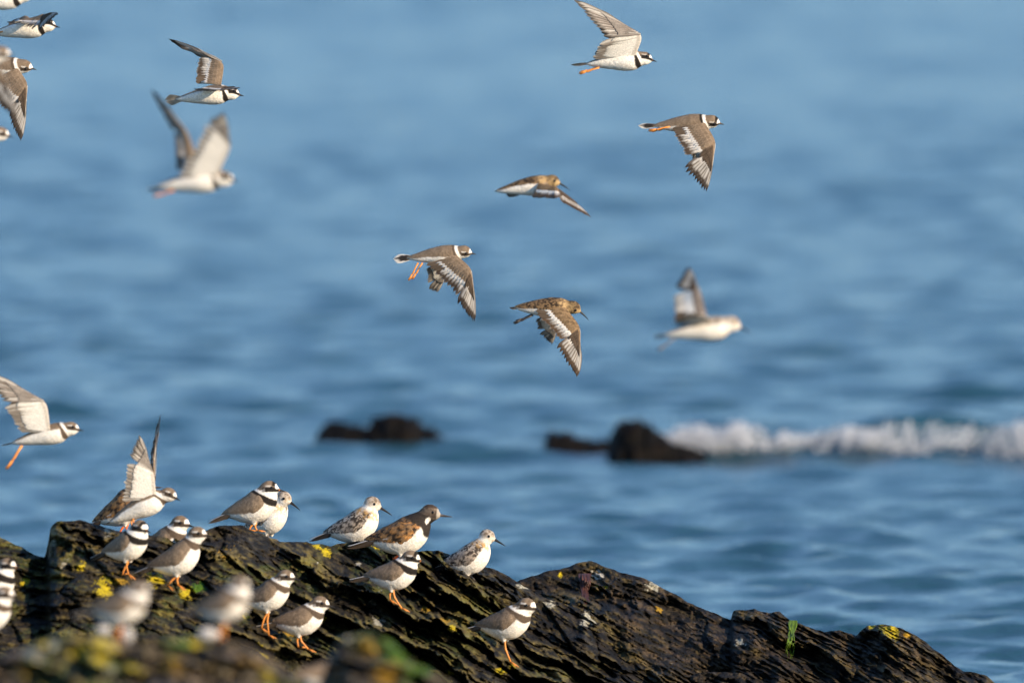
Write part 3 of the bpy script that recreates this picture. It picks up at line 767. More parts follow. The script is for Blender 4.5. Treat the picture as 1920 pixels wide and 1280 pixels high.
    for k in range(5):
        a = (k - 2) * 2.6
        t0 = np.array((-92 + abs(a) * 0.7, a * 1.5, -9)); r0 = np.array((-48, a * 0.5, -3))
        dk = {'sanderling': np.array((0.10, 0.085, 0.075))}.get(sp, DKB)
        cu = lambda uu_, c_, k=k: (WHITE * 0.9 if (k in (0, 4) or uu_ > 0.93) else dk * 1.2)
        cdn = lambda uu_, c_: WHITE * 0.75
        fv, ff, fc = feather_mesh(Rt @ r0, Rt @ t0, Rt @ np.array((0, 0, 1.0)), np.array((0, 1.0, 0)), 4.6, cu, cdn, bow=0, camber=0.03, nl=7, th=0.5)
        mesh_obj("tail_feather", T(fv), ff, fc, M_FEATHER, root)
    # legs
    lc = SPEC[sp][6]
    for n, sd in enumerate((-1, 1)[:legs]):
        hip = T(Rt @ np.array((-3, sd * 8, -35)) + np.array((-2.5 * sd if legs == 2 else 1, 0, 0)))
        hx = hip / u
        ft = np.array((hx[0] * 0.35 + (8 + lean if sd < 0 else -6) , hx[1] * 0.9, 0.0))
        wpos = fp + ft * u
        if d is None:
            z = drop_rock(wpos[0], wpos[1], fp[2])
            if z is not None and abs(z - fp[2]) < 0.035: ft[2] = (z - fp[2]) / u
        ank = hx * 0.62 + ft * 0.38 + np.array((-3.0, 0, 0))
        top = hx + np.array((0, 0, 6.0))
        V, F = tube([top, hx * 0.5 + ank * 0.5, ank, ank * 0.5 + ft * 0.5 + np.array((0, 0, 1)), ft + np.array((0, 0, 2.0))], [2.3 * s, 1.9 * s, 2.2 * s, 1.65 * s, 1.95 * s], 7)
        Cl = np.repeat(lc[None], len(V), 0) * (0.85 + 0.3 * np.random.default_rng(n + seed).random((len(V), 1)))
        leg = mesh_obj("leg", V * u, F, Cl, M_HORN, root)
        parts = []
        for a, L in ((-28, 14), (2, 16.5), (32, 13.5)):
            dr = RV @ rotz(RAD(a)) @ np.array((1.0, 0, 0))
            e = ft + dr * L * s
            if d is None:
                z = drop_rock(*(fp + e * u)[:2], (fp + e * u)[2])
                if z is not None: e[2] = np.clip((z - fp[2]) / u, ft[2] - 9, ft[2] + 7) + 1.0
            parts.append(tube([ft + np.array((0, 0, 2.2)), ft * 0.5 + e * 0.5 + np.array((0, 0, 1.8)), e + np.array((0, 0, 0.6))], [1.8 * s, 1.45 * s, 0.7 * s], 6))
        V, F = join(parts)
        mesh_obj("foot", V * u, F, np.repeat(lc[None] * 0.85, len(V), 0), M_HORN, leg)
    return root

class _off:
    """parent proxy that shifts a part's mesh by an offset when built"""
    def __init__(self, root, off): self.root, self.off = root, off
_mo = mesh_obj
def mesh_obj(name, V, F, C=None, mat=None, parent=None, smooth=True, loc=None):
    if isinstance(parent, _off): return _mo(name, np.asarray(V) + parent.off, F, C, mat, parent.root, smooth, loc)
    return _mo(name, V, F, C, mat, parent, smooth, loc)

# ---------------------------------------------------------------- flying bird
def wing(root, sp, u, c, pts, hint, seed=0, folded=1.0, wid=1.0):
    """pts: S, W, T, C, CS, R as (px, py, depth) photograph points; depth in bird units, away from the camera positive"""
    S, W, T, Cc, CS, R = [np.array((p[0] - c[0], p[2], -(p[1] - c[1])), float) for p in pts]
    hint = np.array(hint, float)
    H = W + 0.40 * (T - W)
    Ein = S + 0.22 * (R - S)
    roots = []; tips = []; kind = []
    nS, nP = 11, 10
    for j in range(nS):                               # innermost -> outermost secondary
        f = 1 - (j + 0.3) / nS
        roots.append(Ein * f + (W + 0.10 * (CS - W)) * (1 - f)); ff = 1 - j / (nS - 1)
        tips.append(R * ff + CS * (1 - ff) ); kind.append(('s', j / (nS - 1)))
    for i in range(nP):                               # innermost -> outermost primary
        f = (i + 0.5) / nP
        roots.append(W * (1 - f) + H * f + (Cc - W) * 0.05 * (1 - f)); g = (1 - i / (nP - 1)) ** 1.12
        tips.append(T * (1 - g) + Cc * g); kind.append(('p', i / (nP - 1)))
    roots = np.array(roots); tips = np.array(tips); n = len(roots)
    jr = np.random.default_rng(seed * 31 + len(pts) + int(abs(T[0])))
    tips = roots + (tips - roots) * (1 + jr.normal(0, 0.022, (n, 1))) + jr.normal(0, 0.4, (n, 3))
    # tip line bulges outward a little between its corner points
    mid = (S + W) / 2
    tang = np.gradient(roots * 0.6 + tips * 0.4, axis=0)
    nrm = np.cross(tips - roots, tang); nrm /= np.linalg.norm(nrm, axis=-1, keepdims=True) + 1e-9
    ref = nrm.sum(0)
    if ref @ hint < 0: nrm = -nrm
    nrm = np.array([q if q @ hint > -0.35 else -q for q in nrm])
    ns = nrm.copy()
    for _ in range(3): ns[1:-1] = (ns[:-2] + ns[1:-1] * 2 + ns[2:]) / 4
    ns /= np.linalg.norm(ns, axis=-1, keepdims=True)
    # covert skin: starts inside the flank, smooth leading edge round the wrist
    M = 5
    body_in = np.array((0.0, -np.sign(S[1] + 1e-6) * 9.0, -3.0 if hint[2] < 0.9 else 0.0))
    st_f = np.linspace(-1, n - 1, n * M + 1); ii = np.arange(-1, n)
    def ip(A, first): 
        A = np.concatenate([[first], A]); return np.stack([np.interp(st_f, ii, A[:, k]) for k in range(3)], -1)
    lead = np.array([(S * (1 - j / (nS - 1)) + W * (j / (nS - 1))) for j in range(nS)] + [W * (1 - (i + 0.7) / nP) + (W + 0.5 * (T - W)) * ((i + 0.7) / nP) for i in range(nP)])
    for _ in range(9): lead[1:-1] = (lead[:-2] + 2 * lead[1:-1] + lead[2:]) / 4
    cov = np.array([0.54] * (nS - 1) + [0.50] + list(np.linspace(0.46, 0.36, nP)))
    ends = roots + cov[:, None] * (tips - roots)
    endsD = roots + (cov * np.array([1.42] * nS + list(np.linspace(1.35, 1.1, nP))))[:, None] * (tips - roots)
    Ld, En, Nn = ip(lead, S + body_in), ip(ends, ends[0] + body_in), ip(ns, ns[0])
    EnD = ip(endsD, endsD[0] + body_in)
    fr_i = np.abs((st_f + 0.5) % 1 - 0.5) * 2          # 0 on a feather's shaft, 1 between two feathers
    ser = 1 - 0.12 * fr_i ** 2
    nc = 19; cc = np.linspace(0, 1, nc)
    isarm = np.interp(st_f, ii, [1.0] + [1.0 if k[0] == 's' else 0.0 for k in kind])
    Vu = []; Vd = []; Cu = []; Cd = []
    chord = np.linalg.norm(En - Ld, axis=-1)
    for a in range(len(st_f)):
        for b_, q in enumerate(cc):
            p = Ld[a] + (En[a] - Ld[a]) * q * ser[a]
            thk = 3.4 * (math.sqrt(q + 0.02) * (1 - q) * 2.0) * (0.5 + 0.5 * isarm[a])
            arch = 0.05 * chord[a] * math.sin(math.pi * min(q * 1.15, 1))
            row = q ** 0.85 * 4.0; ri = min(int(row), 3); fr = row - ri
            fx = st_f[a] * (1.0 if ri >= 2 else 1.5) + 0.5 * (ri % 2)
            sc_ = abs((fx + 0.5) % 1 - 0.5) * 2           # across the covert feather
            fe = fr + 0.28 * sc_ ** 2                     # rounded feather ends
            if fe > 1: ri += 1; fe -= 1
            rv = float(hash3(np.int64(int(fx + 50)), np.int64(ri), np.int64(seed), 3)); nz = float(hash3(np.int64(a * 3), np.int64(b_ * 5), np.int64(seed), 3))
            step = 0.55 * fe
            Vu.append(p + Nn[a] * (thk + arch + 0.4 + step)); pD = Ld[a] + (EnD[a] - Ld[a]) * q * (1 - 0.05 * fr_i[a] ** 2); Vd.append(pD + Nn[a] * (-thk * 0.45 + arch * 0.5 * (1 - q) - 0.3 - 2.4 * q))
            if sp == 'dunlin': base = np.array((0.19, 0.125, 0.070)) * (0.6 + 0.7 * rv); frg = np.array((0.36, 0.23, 0.11))
            elif sp == 'sanderling': base = np.array((0.15, 0.12, 0.10)) * (0.5 + 0.8 * rv); frg = np.array((0.48, 0.43, 0.39))
            else: base = BROWN * (0.72 + 0.4 * rv); frg = BROWN * 1.75
            col = base * (0.9 + 0.2 * nz) * (0.86 + 0.14 * min(1, sc_ * 2))
            if fe > 0.80: col = col * 0.55 + frg * 0.45
            if isarm[a] < 0.5:
                if q > 0.22: col = DKB * (0.7 + 0.5 * rv) * (0.75 + 0.4 * sc_)
                if q < 0.05: col = PALE * 0.8
            elif q > {'sanderling': 0.60, 'dunlin': 0.84}.get(sp, 0.93): col = WHITE * 0.95 if sp != 'plover' and sp != 'young' else PALE * 0.9
            Cu.append(col)
            und = WHITE * (0.86 + 0.14 * nz) * (1 - 0.05 * (fe > 0.85))
            if q < 0.12: und = und * 0.6 + BROWN * 1.2 * 0.4 * (0.6 + 0.8 * rv)
            if q > 0.8: und = und * (1 - 1.0 * (q - 0.8))
            if isarm[a] < 0.6:
                k_ = 1 - isarm[a]; und = und * (1 - 0.85 * k_) + np.array((0.13, 0.105, 0.088)) * 0.85 * k_ * (0.6 + 0.8 * rv)
            Cd.append(und)
    nr = len(st_f); n0 = nr * nc
    gf = grid_faces(nr, nc)
    e1 = Vu[nc] - Vu[0]; e2 = Vu[1] - Vu[0]
    up = [tuple(q) for q in gf]; dn = [tuple(q[::-1]) for q in (gf + n0)]
    rim = []
    for a in range(nr - 1): rim += [(a * nc, a * nc + nc, n0 + a * nc + nc, n0 + a * nc), (a * nc + nc - 1, n0 + a * nc + nc - 1, n0 + a * nc + 2 * nc - 1, a * nc + 2 * nc - 1)]
    for b_ in range(nc - 1): rim += [(b_, n0 + b_, n0 + b_ + 1, b_ + 1), ((nr - 1) * nc + b_, (nr - 1) * nc + b_ + 1, n0 + (nr - 1) * nc + b_ + 1, n0 + (nr - 1) * nc + b_)]
    wo = mesh_obj("wing", np.array(Vu + Vd) * u, up + dn + rim, np.array(Cu + Cd), M_PLUM, root)
    # flight feathers, one object each
    dkf = {'dunlin': np.array((0.135, 0.085, 0.05)), 'sanderling': np.array((0.07, 0.055, 0.045))}.get(sp, DKB)
    midf = {'dunlin': np.array((0.30, 0.215, 0.15))}.get(sp, np.array((0.30, 0.245, 0.20)))
    spc = np.linalg.norm(np.gradient(tips, axis=0), axis=-1)
    for k in range(n):
        kd, f = kind[k]
        nb = ns[k]
        ld = tang[k]
        wdt = float(np.clip((1.15 if kd == 's' else 0.95) * spc[k], 3.3, 6.6)) * wid * (0.86 if kd == 'p' and f > 0.9 else 1.0)
        if kd == 's':
            rj = float(hash3(np.int64(k), np.int64(seed), np.int64(2), 5))
            def cu(uu, c_, f=f, rj=rj):
                if f < 0.22: return BROWN * 0.75 if abs(c_) < 0.9 else BROWN * 1.5          # tertials
                lim = (0.64 if sp != 'sanderling' else 0.84) + 0.12 * rj + 0.06 * f
                lim = lim - 0.22 * abs(c_ + 0.1)
                if c_ < -0.9: return dkf * 1.6 if uu > 0.5 else PALE * 0.6
                if uu < lim: return WHITE * 0.92
                if uu < lim + 0.07: return PALE * 0.55
                if uu > 0.95: return PALE * 0.6
                return dkf * 1.15 if c_ > -0.6 else midf * 0.7
            def cdn(uu, c_):
                if abs(c_) < 0.13: return WHITE * 0.8
                return mix(WHITE * 0.66, np.array((0.30, 0.255, 0.215)), np.array(sstep(0.42, 0.72, uu))) * (1.0 if -0.9 < c_ < 0.3 else 0.82)
        else:
            def cu(uu, c_, f=f):
                if abs(c_) < 0.13: return WHITE * 0.75 if uu < 0.8 else dkf * 0.7
                if uu > 0.82: return dkf * 0.5
                if c_ > 0: return dkf * 0.9 if (uu > 0.58 - 0.25 * f or f > 0.75) else WHITE * 0.9
                return mix(np.array((0.46, 0.39, 0.33)), midf * 0.55, np.array(sstep(0.38, 0.78, uu))) * (1.0 if c_ > -0.9 else 0.55) if f < 0.95 else midf * 0.8
            def cdn(uu, c_, f=f):
                if abs(c_) < 0.13 and uu < 0.9: return WHITE * 0.85
                return (np.array((0.46, 0.40, 0.35)) if -0.9 < c_ < 0 else np.array((0.15, 0.115, 0.09))) * (1 if uu < 0.78 else 0.35)
        fv, ff, fc = feather_mesh(roots[k], tips[k], nb, ld, wdt * jr.uniform(0.9, 1.12), cu, cdn, bow=(0.06 if kd == 'p' else 0.09) + jr.normal(0, 0.012), camber=0.05, tilt=0.15 + jr.normal(0, 0.03), pointed=1.5 if kd == 'p' else 3.2, nl=12)
        fc = fc * jr.uniform(0.78, 1.12) * (0.9 + 0.2 * jr.random((len(fc), 1)))
        mesh_obj("flight_feather", fv * u, ff, fc, M_FEATHER, wo)
    return wo

def flying(sp, label, c, d, s=0.93, yaw=0, pitch=0, roll=0, head=(32, 4), hyaw=0, hpitch=-6, wings=(), legs=(), tail=(38, 14, 0), hr=13.5, group="waders in flight", seed=1, deep=1.0, troll=0):
    u = K * d
    root = empty(NAMES[sp], Vector(at(c[0], c[1], d))); tag(root, label, "bird", group)
    RV = rotz(RAD(yaw)) @ roty(-RAD(pitch)) @ rotx(RAD(roll))
    prof = profile([(-84, -6.5, 1, 1.5), (-74, -6.0, 5.0 * deep, 1.4), (-62, -5.2, 8.2 * deep, 1.35), (-47, -3.8, 12.2 * deep, 1.2), (-30, -2.4, 16 * deep, 1.12), (-8, -1.4, 20 * deep, 1.06), (10, -0.8, 19.5 * deep, 1.03), (22, 0.5, 15 * deep, 1.02), (30, 2, 8, 1), (34, 2.5, 1, 1)])
    prims = [('rev', np.eye(3), *prof, 6)]
    hc = np.array((head[0], 0, head[1]), float)
    prims.append(('cap', np.array((14, 0, 0.5)), np.array((14, 0, 0.5)) * 0.35 + hc * 0.65, 15 * deep, hr * 0.92, 1, 9))
    Rh = rotz(RAD(hyaw)) @ roty(-RAD(hpitch))
    prims.append(('ell', hc, Rh, (hr * 1.10, hr * 0.92, hr * 0.98), 4))
    prims.append(('cap', hc + Rh @ np.array((hr * 0.3, 0, -1.2)), hc + Rh @ np.array((hr * 1.02, 0, -1.8)), hr * 0.55, hr * 0.26, 1, 3.5))
    V, Q, N = surface_nets(prims, (-90, -28, -28), (62, 28, 28), 1.6)
    dorsal = V[:, 2] - np.interp(V[:, 0], [-84, -66, -45, -10, 12, 30], [-6.0, -4.5, 1.5, 5.0, 4.0, 8.0])
    axis = np.array((-0.90, 0, -0.44)) if hpitch > -25 else np.array((-0.8, 0, -0.6))
    axis /= np.linalg.norm(axis)
    C = body_colors(sp, V, N, hc, Rh, hr, axis, (6.0, 11.5), V, dorsal, True)
    V = V + N * ((fbm(V / 3.0, seed, 2) - 0.5) * 0.9)[:, None]
    T = lambda P: (np.asarray(P) @ RV.T) * s * u
    mesh_obj("body", T(V), Q, C, M_PLUM, root)
    head_parts(sp, hc, Rh, hr, RV * s, u, root, eye_r=3.2)
    for pts, hint in wings:
        wing(root, sp, u, c, pts, hint, seed=seed)
    # tail fan
    L, spread, droop = tail
    nT = 9
    for k in range(nT):
        a = RAD((k - (nT - 1) / 2) / ((nT - 1) / 2) * spread)
        r0 = np.array((-54, (k - 4) * 1.1, -3.5 - abs(k - 4) * 0.25)); ln = L * (1 - 0.12 * abs(k - 4) / 4)
        r0 = np.array((-54.0, 0, -4.5)) + rotx(RAD(troll)) @ (r0 - np.array((-54.0, 0, -4.5)))
        t0 = r0 + rotx(RAD(troll)) @ rotz(a) @ np.array((-ln - 8, 0, -droop - 2.5))
        outer = abs(k - 4)
        def cu(uu, c_, outer=outer):
            if sp in ('plover', 'young'):
                if outer == 4: return WHITE
                if uu > 0.90 - 0.02 * outer: return WHITE * 0.95
                if uu > 0.55: return BLACK * 2.2
                return BROWN * 0.9 if outer < 3 else WHITE * 0.8
            return (np.array((0.05, 0.04, 0.034)) if outer < 3 else PALE * 0.6)
        cdn = lambda uu, c_: WHITE * (0.8 if uu < 0.7 else 0.5)
        fv, ff, fc = feather_mesh(r0, t0, rotx(RAD(troll)) @ np.array((0, 0, 1.0)), rotx(RAD(troll)) @ np.array((0, 1.0 if k >= 4 else -1.0, 0)), 3.9, cu, cdn, bow=0, camber=0.03, tilt=0.05, pointed=2.2, nl=10)
        mesh_obj("tail_feather", T(fv), ff, fc, M_FEATHER, root)
    lc = SPEC[sp][6]
    for n, (h, f) in enumerate(legs):
        h = np.array((h[0] - c[0], h[2], -(h[1] - c[1])), float); f = np.array((f[0] - c[0], f[2], -(f[1] - c[1])), float)
        dr = (f - h); L = np.linalg.norm(dr); dr /= L
        dn = np.array((0.25, 0, -1.0)); bend = dn - dr * (dn @ dr)
        k1 = h + dr * L * 0.52 + bend * 1.2
        V, F = tube([h - dr * 4, h + dr * L * 0.25, k1, h + dr * L * 0.62], [1.8, 1.5, 1.8, 1.5], 7)
        lg = mesh_obj("leg", V * u, F, np.repeat(lc[None], len(V), 0), M_HORN, root)
        b0 = h + dr * L * 0.60
        sidev = np.array((0, 1.0, 0)); parts = []
        for a, q in ((-0.22, 0.9), (0.0, 1.0), (0.22, 0.88)):
            e = b0 + (dr + bend * a * 0.8 + sidev * a * 0.6) * L * 0.40 * q
            parts.append(tube([b0, b0 * 0.5 + e * 0.5 + bend * 0.6, e], [1.7, 1.3, 0.7], 6))
        V, F = join(parts)
        Cf = np.repeat(lc[None] * 0.9, len(V), 0)
        mesh_obj("foot", V * u, F, Cf, M_HORN, lg)
    return root

BACK, UNDER, TOP = (0, -1, 0.25), (0, 1, 0.2), (0, -0.15, 1)
flying('plover', "ringed plover cut off by the top left corner, only belly and breast showing", (12, -3), 34.6, s=1.02, yaw=-5, pitch=4,
       wings=[([(25, -15, -12), (35, -60, -30), (-60, -140, -50), (-20, -100, -45), (-30, -70, -35), (-50, -20, -15)], UNDER), ([(25, -15, 12), (35, -55, 30), (-50, -130, 60), (-15, -95, 50), (-28, -65, 35), (-48, -20, 15)], BACK)])
flying('plover', "plover at the upper left edge, dark wing tip stretched forward past its head", (60, 52), 35.5, s=0.92, yaw=-8, pitch=5, roll=-28, head=(33, 2),
       wings=[([(68, 40, -14), (84, 26, -45), (111, 21, -100), (76, 54, -88), (64, 50, -78), (15, 38, -40)], (0, 0.4, 1)), ([(62, 42, 12), (52, 34, 45), (36, 34, 100), (22, 38, 90), (20, 40, 80), (14, 44, 30)], (0, 0.2, 1))],
       legs=[((18, 58, -4), (-14, 60, -4))], seed=2)
flying('young', "brown backed plover with wing swept straight down at the left edge", (16, 126), 36.0, s=0.95, yaw=-10, pitch=-3, roll=28,
       wings=[([(34, 128, -17), (54, 156, -34), (42, 262, -66), (20, 220, -58), (10, 206, -52), (-30, 160, -24)], BACK), ([(30, 116, 16), (40, 140, 42), (20, 215, 80), (0, 190, 70), (-4, 180, 66), (-34, 140, 30)], UNDER)],
       legs=[((-40, 140, -4), (-76, 146, -4))], seed=3)
flying('young', "blurred head and wing of a plover overlapping the brown backed plover", (-32, 112), 31.8, s=1.05, yaw=-5, pitch=6, roll=15, head=(34, 8),
       wings=[([(-18, 112, -16), (6, 132, -36), (36, 222, -70), (10, 200, -60), (0, 185, -55), (-60, 150, -20)], BACK), ([(-22, 104, 14), (-20, 60, 40), (-90, -10, 70), (-70, 20, 60), (-72, 40, 50), (-80, 90, 20)], BACK)], seed=4)
flying('plover', "sharp plover with one brown wing arched up and back, above the blurred V-winged plover", (404, 177), 36.0, s=0.90, yaw=-4, pitch=3, roll=-20, head=(34, 0), tail=(46, 26, 0), troll=-22,
       wings=[([(415, 158, 8), (421, 118, 26), (315, 74, 52), (361, 96, 42), (372, 108, 36), (366, 150, 12)], BACK), ([(410, 164, -14), (428, 164, -50), (452, 160, -112), (408, 166, -100), (398, 166, -90), (364, 165, -30)], TOP)], seed=5)
flying('plover', "blurred plover with both wings raised in a wide V, white belly towards us", (383, 338), 31.0, s=1.10, yaw=-6, pitch=4, roll=-14, head=(34, 0), tail=(38, 26, 2),
       wings=[([(374, 312, 12), (352, 248, 34), (281, 170, 64), (316, 236, 52), (326, 252, 46), (330, 312, 14)], BACK), ([(406, 332, -16), (434, 274, -42), (421, 206, -76), (398, 220, -66), (390, 232, -60), (338, 322, -20)], UNDER)],
       legs=[((322, 358, -4), (287, 368, -4))], seed=6)
flying('plover', "plover near the top edge, raised wing showing its white underside, orange foot trailing", (1177, 113), 35.7, s=0.94, yaw=-4, pitch=1, roll=-16, head=(33, 3), tail=(52, 8, 0), troll=-14,
       wings=[([(1190, 108, -14), (1207, 64, -30), (1079, -2, -46), (1130, 62, -42), (1124, 76, -36), (1112, 104, -14)], UNDER), ([(1186, 98, 12), (1198, 66, 30), (1092, 12, 56), (1132, 66, 50), (1128, 78, 44), (1116, 96, 16)], BACK)],
       legs=[((1120, 128, -4), (1085, 138, -4)), ((1120, 127, 5), (1088, 136, 5))], seed=7)
flying('plover', "plover at upper right with spread wing swept down, orange foot trailing under its tail", (1303, 232), 36.0, s=0.93, yaw=-4, pitch=-1, roll=30, head=(34, 6), tail=(53, 11, 0), troll=12,
       wings=[([(1322, 231, -18), (1343, 266, -36), (1325, 357, -72), (1284, 316, -60), (1285, 289, -52), (1259, 242, -22)], BACK), ([(1318, 222, 14), (1326, 246, 44), (1318, 320, 84), (1298, 296, 76), (1292, 284, 66), (1262, 238, 28)], UNDER)],
       legs=[((1253, 238, -6), (1215, 245, -6)), ((1253, 240, 4), (1220, 246, 4))], seed=8)
flying('dunlin', "small brown sandpiper gliding above centre with wing stretched forward edge on", (1005, 347), 37.5, s=0.92, yaw=-6, pitch=4, roll=4, head=(34, 6), hpitch=-14, hr=13, tail=(25, 6, 0),
       wings=[([(1012, 344, -14), (1042, 350, -46), (1110, 402, -92), (1062, 376, -98), (1048, 366, -94), (1000, 366, -50)], (0, 0.3, 1)), ([(998, 352, 14), (985, 364, 40), (955, 372, 80), (950, 366, 74), (950, 362, 66), (962, 360, 24)], (0, 0.1, 1))], seed=9)
flying('young', "plover at centre with white tipped tail, wings swept down and hanging orange legs", (838, 477), 36.0, s=0.90, yaw=-6, pitch=1, roll=26, head=(36, 6), tail=(52, 17, 2), troll=22,
       wings=[([(856, 478, -18), (885, 502, -38), (892, 601, -74), (862, 566, -66), (858, 550, -56), (802, 497, -20)], BACK), ([(838, 482, 14), (842, 504, 46), (820, 551, 82), (806, 545, 78), (804, 532, 70), (800, 506, 34)], UNDER)],
       legs=[((782, 496, -8), (766, 526, -10)), ((790, 496, -2), (772, 524, -4))], seed=10)
flying('dunlin', "long billed brown sandpiper with both wings swept down and dark trailing feet", (1041, 577), 36.1, s=0.92, yaw=-5, pitch=-5, roll=26, head=(37, 5), hpitch=-22, hr=13.5, tail=(32, 12, 2), deep=1.08,
       wings=[([(1060, 576, -18), (1089, 612, -38), (1084, 703, -74), (1046, 650, -62), (1050, 634, -54), (1004, 584, -18)], BACK), ([(1036, 586, 14), (1047, 610, 44), (1035, 648, 78), (1014, 630, 72), (1010, 618, 60), (1006, 600, 30)], UNDER)],
       legs=[((996, 592, -6), (962, 606, -6)), ((996, 590, 3), (966, 603, 3))], seed=11)
flying('sanderling', "blurred pale sandpiper with raised wing flying alone on the right", (1334, 615), 31.4, s=1.10, yaw=-4, pitch=4, roll=-8, head=(34, 5), hpitch=-16, hr=13.5, tail=(38, 13, 0), troll=-18,
       wings=[([(1326, 596, 10), (1314, 548, 32), (1290, 501, 72), (1268, 534, 58), (1264, 556, 50), (1266, 596, 14)], BACK), ([(1336, 600, -14), (1326, 592, -50), (1290, 578, -112), (1268, 590, -98), (1264, 594, -86), (1270, 602, -30)], TOP)],
       legs=[((1262, 636, -5), (1233, 657, -5))], seed=12)
flying('young', "plover flying low at the left edge, wing raised, orange foot dangling below its belly", (100, 812), 34.5, s=0.97, yaw=-6, pitch=9, roll=-8, head=(35, 4), hpitch=-10, tail=(42, 8, 0),
       wings=[([(95, 809, -15), (89, 750, -32), (-38, 688, -50), (6, 744, -44), (12, 758, -38), (38, 802, -16)], UNDER), ([(88, 798, 12), (80, 752, 30), (-20, 700, 54), (12, 742, 48), (16, 754, 44), (40, 790, 16)], BACK)],
       legs=[((38, 838, -6), (11, 880, -6)), ((40, 838, 4), (15, 876, 4))], seed=13)
flying('young', "tiny plover head and bill poking in at the left edge below the downswept wing", (-31, 255), 33.5, s=0.98, yaw=-4, pitch=0, head=(33, 4),
       wings=[([(-40, 240, -13), (-46, 190, -30), (-150, 140, -48), (-110, 190, -42), (-106, 200, -36), (-96, 236, -16)], UNDER), ([(-44, 240, 12), (-48, 192, 30), (-140, 150, 54), (-108, 190, 48), (-104, 198, 44), (-94, 236, 16)], BACK)], seed=14)
flying('young', "plover with both wings held straight up, lifting off the left end of the rock", (278, 943), 34.85, s=1.0, yaw=-10, pitch=22, roll=-6, head=(42, 1), hpitch=-38, tail=(34, 8, 0), deep=1.12,
       wings=[([(294, 932, -16), (289, 884, -28), (262, 812, -46), (246, 846, -43), (241, 866, -40), (230, 932, -18)], UNDER), ([(290, 918, 10), (290, 864, 26), (299, 778, 44), (291, 800, 50), (289, 816, 46), (284, 888, 20)], (-0.5, -0.8, 0))],
       legs=[((250, 976, -6), (256, 1004, -8)), ((246, 976, 6), (248, 1002, 6))], seed=15)

# ---- birds on the rocks
standing('plover', "ringed plover with crisp black face and collar standing at the front of the left trio", (237, 1019), (230, 1081), s=0.92, yaw=-32, pitch=14, head=(33, 33), hyaw=-12, hpitch=-6, seed=21)
standing('young', "plover at the back of the left trio, legs hidden behind the front two", (306, 1015), (304, 1062), s=0.95, yaw=-24, pitch=12, head=(37, 36), hyaw=0, d=35.1, seed=22)
standing('young', "plover on the right of the left trio, dark face, orange feet wide apart", (330, 1045), (312, 1098), s=0.95, yaw=-14, pitch=14, head=(43, 46), hyaw=0, hpitch=4, seed=23, lean=6)
standing('plover', "plover with orange based bill on the rock crest, in front of a pale sandpiper", (474, 946), (470, 996), s=0.97, yaw=-8, pitch=14, head=(32, 31), hpitch=2, d=35.45, seed=24, hr=16.5)
standing('sanderling', "white breasted sandpiper half hidden behind the plover on the rock crest", (500, 970), (500, 1012), s=0.93, yaw=-38, pitch=18, head=(44, 40), hyaw=10, hpitch=-18, d=35.75, seed=25, hr=15.5)
standing('sanderling', "speckled grey and rufous sandpiper on the crest behind the dark turnstone", (664, 983), (656, 1018), s=0.97, yaw=-12, pitch=12, head=(36, 40), hpitch=-16, d=35.8, legs=1, seed=26, hr=15.5)
standing('turnstone', "dark chestnut backed turnstone with black breast on the crest", (752, 1000), (738, 1050), s=1.12, yaw=-8, pitch=7, head=(49, 35), hpitch=-6, d=35.62, seed=27, hr=15.0)
standing('plover', "plover with reddish bill standing just below the dark turnstone", (737, 1073), (738, 1131), s=0.93, yaw=-14, pitch=3, head=(37, 29), hpitch=-6, seed=28, lean=8)
standing('sanderling', "pale breasted sandpiper on one leg at the right end of the flock's crest", (876, 1045), (870, 1099), s=0.92, yaw=-14, pitch=12, head=(42, 44), hpitch=-14, legs=1, seed=29, hr=15.0)
standing('young', "brown plover standing alone lowest on the right, balanced on one orange leg", (948, 1164), (951, 1239), s=0.99, yaw=-20, pitch=5, head=(42, 29), hyaw=-8, hpitch=-4, legs=1, seed=30)
standing('young', "plover on two orange legs at lower centre, right of the pair of half hidden plovers", (562, 1159), (568, 1233), s=0.92, yaw=-10, pitch=4, head=(42, 30), hpitch=-3, seed=31, lean=4)
standing('young', "plover half hidden behind the blurred plover at lower centre", (500, 1113), (492, 1186), s=0.92, yaw=-16, pitch=12, head=(40, 34), hpitch=2, seed=32)
standing('young', "strongly blurred plover near the lower centre, standing behind the near mossy rock", (420, 1130), (408, 1212), s=1.02, yaw=-12, pitch=10, head=(28, 34), d=28.7, seed=33)
standing('young', "strongly blurred plover at lower left with its head turned, above yellow lichen", (226, 1134), (222, 1212), s=1.05, yaw=-12, pitch=6, head=(34, 27), d=28.6, seed=34)
standing('plover', "plover cut by the left edge, dark banded face and breast showing", (-16, 1098), (-18, 1160), s=0.95, yaw=-22, pitch=14, head=(33, 40), d=34.0, seed=35)
standing('young', "blurred plover breast cut by the left edge just below the banded plover", (-26, 1150), (-28, 1222), s=1.0, yaw=-22, pitch=10, head=(38, 36), d=32.6, seed=36)
standing('young', "blurred rump and back of a plover behind the green weedy rock at the bottom edge", (612, 1262), (614, 1335), s=1.0, yaw=20, pitch=-4, head=(38, 22), d=28.9, seed=37)
standing('turnstone', "dark brown bird crouching behind the plover that is lifting off", (228, 950), (226, 1000), s=0.98, yaw=-8, pitch=24, head=(42, 40), d=35.2, seed=38, hr=15)

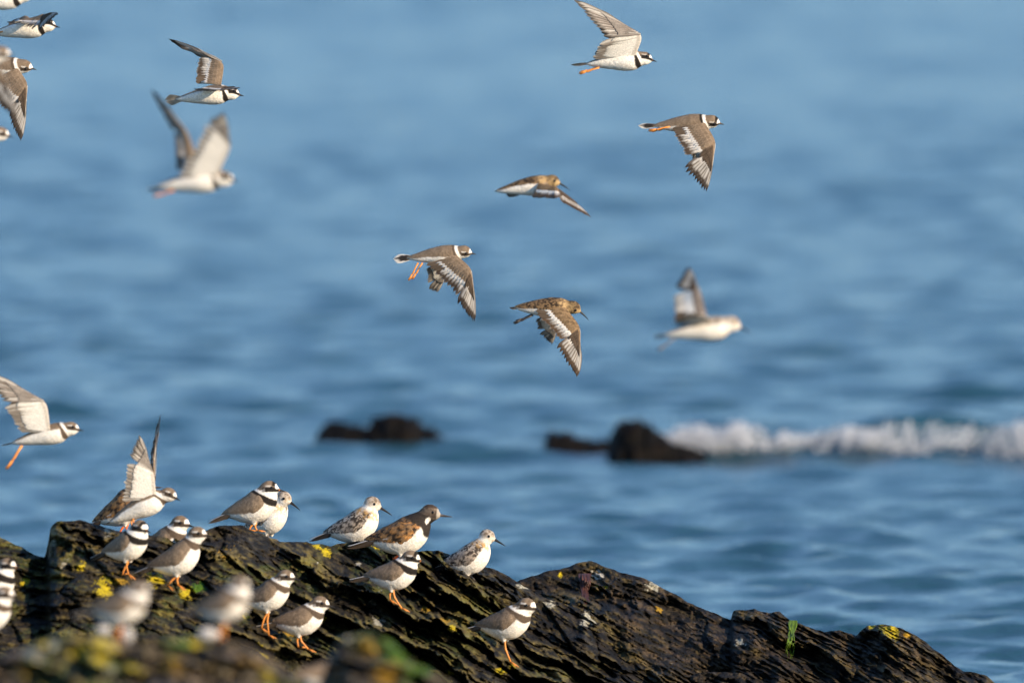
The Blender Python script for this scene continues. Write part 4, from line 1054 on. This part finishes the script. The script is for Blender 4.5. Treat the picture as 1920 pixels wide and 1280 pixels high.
# ------------------------------------------------------------------ weed and stones
def ribbon(path, width, col, r):
    path = np.asarray(path, float); V = []; C = []
    for i, p in enumerate(path):
        t = i / (len(path) - 1); w_ = width * (0.6 + 0.6 * r.random()) * (1 - 0.75 * t)
        a = r.normal(0, 0.5)
        for s_ in (-1, 0, 1):
            V.append(p + np.array((math.cos(a) * s_ * w_, math.sin(a) * s_ * w_ - (0.0012 if s_ == 0 else 0), 0)))
            C.append(col * (0.6 + 0.8 * r.random()))
    return np.array(V), [tuple(q) for q in grid_faces(len(path), 3)], np.array(C)

def weed(name, label, px, py0, py1, n, col, spread, width, seed, bend=0):
    r = np.random.default_rng(seed)
    base = ray_rock(px, py0)
    V = []; F = []; C = []; k = 0
    L = (py1 - py0) * K * base[1]
    for i in range(n):
        x0 = base[0] + r.normal(0, spread); ln = L * r.uniform(0.45, 1.0)
        p = []
        for t in np.linspace(0, 1, 9):
            x = x0 + bend * t * L + 0.004 * math.sin(t * 5 + i); 
            pyy = py0 + (py1 - py0) * t * ln / L
            h = ray_rock(960 + x / (K * base[1]), pyy)
            yy = min(base[1], (h[1] if h is not None else base[1])) - 0.03 - 0.01 * r.random()
            p.append((x, yy, base[2] + 0.004 - ln * t))
        v, f, c_ = ribbon(p, width, col, r)
        V.append(v - base); C.append(c_); F += [tuple(a + k for a in q) for q in f]; k += len(v)
    o = mesh_obj(name, np.concatenate(V), F, np.concatenate(C), M_WEED, None, True, base)
    tag(o, label, "seaweed")
weed("seaweed_tuft", "dark red seaweed hanging down the face of the right rock ridge", 1096, 1076, 1156, 30, np.array((0.085, 0.034, 0.026)), 0.0035, 0.0022, 3)
weed("seaweed_tuft", "bright green seaweed strand draped over the crest of the right rock ridge", 1487, 1164, 1236, 22, np.array((0.12, 0.20, 0.015)), 0.0032, 0.0022, 4, -0.15)

def stone(label, px, py, Y, rad, seed):
    V, F = uv_sphere((0, 0, 0), 1.0, 10)
    n = fbm(V * 1.6 + seed, seed, 3)
    V = V * (0.75 + 0.5 * n)[:, None] * np.array(rad)
    o = mesh_obj("pale_stone", V, F, np.repeat(np.array((0.45, 0.42, 0.39))[None], len(V), 0) * (0.8 + 0.4 * n)[:, None], M_STONE, None, True, at(px, py, Y))
    tag(o, label, "stone", "pale stones on the near rock")
stone("blurred pale stone under the tail of the blurred lower left plover", 194, 1181, 28.45, (0.012, 0.012, 0.009), 1)
stone("blurred white stone under the breast of the blurred lower left plover", 239, 1190, 28.4, (0.010, 0.010, 0.012), 2)
stone("blurred pale stone beside the legs of the strongly blurred lower centre plover", 391, 1188, 28.45, (0.018, 0.013, 0.011), 3)
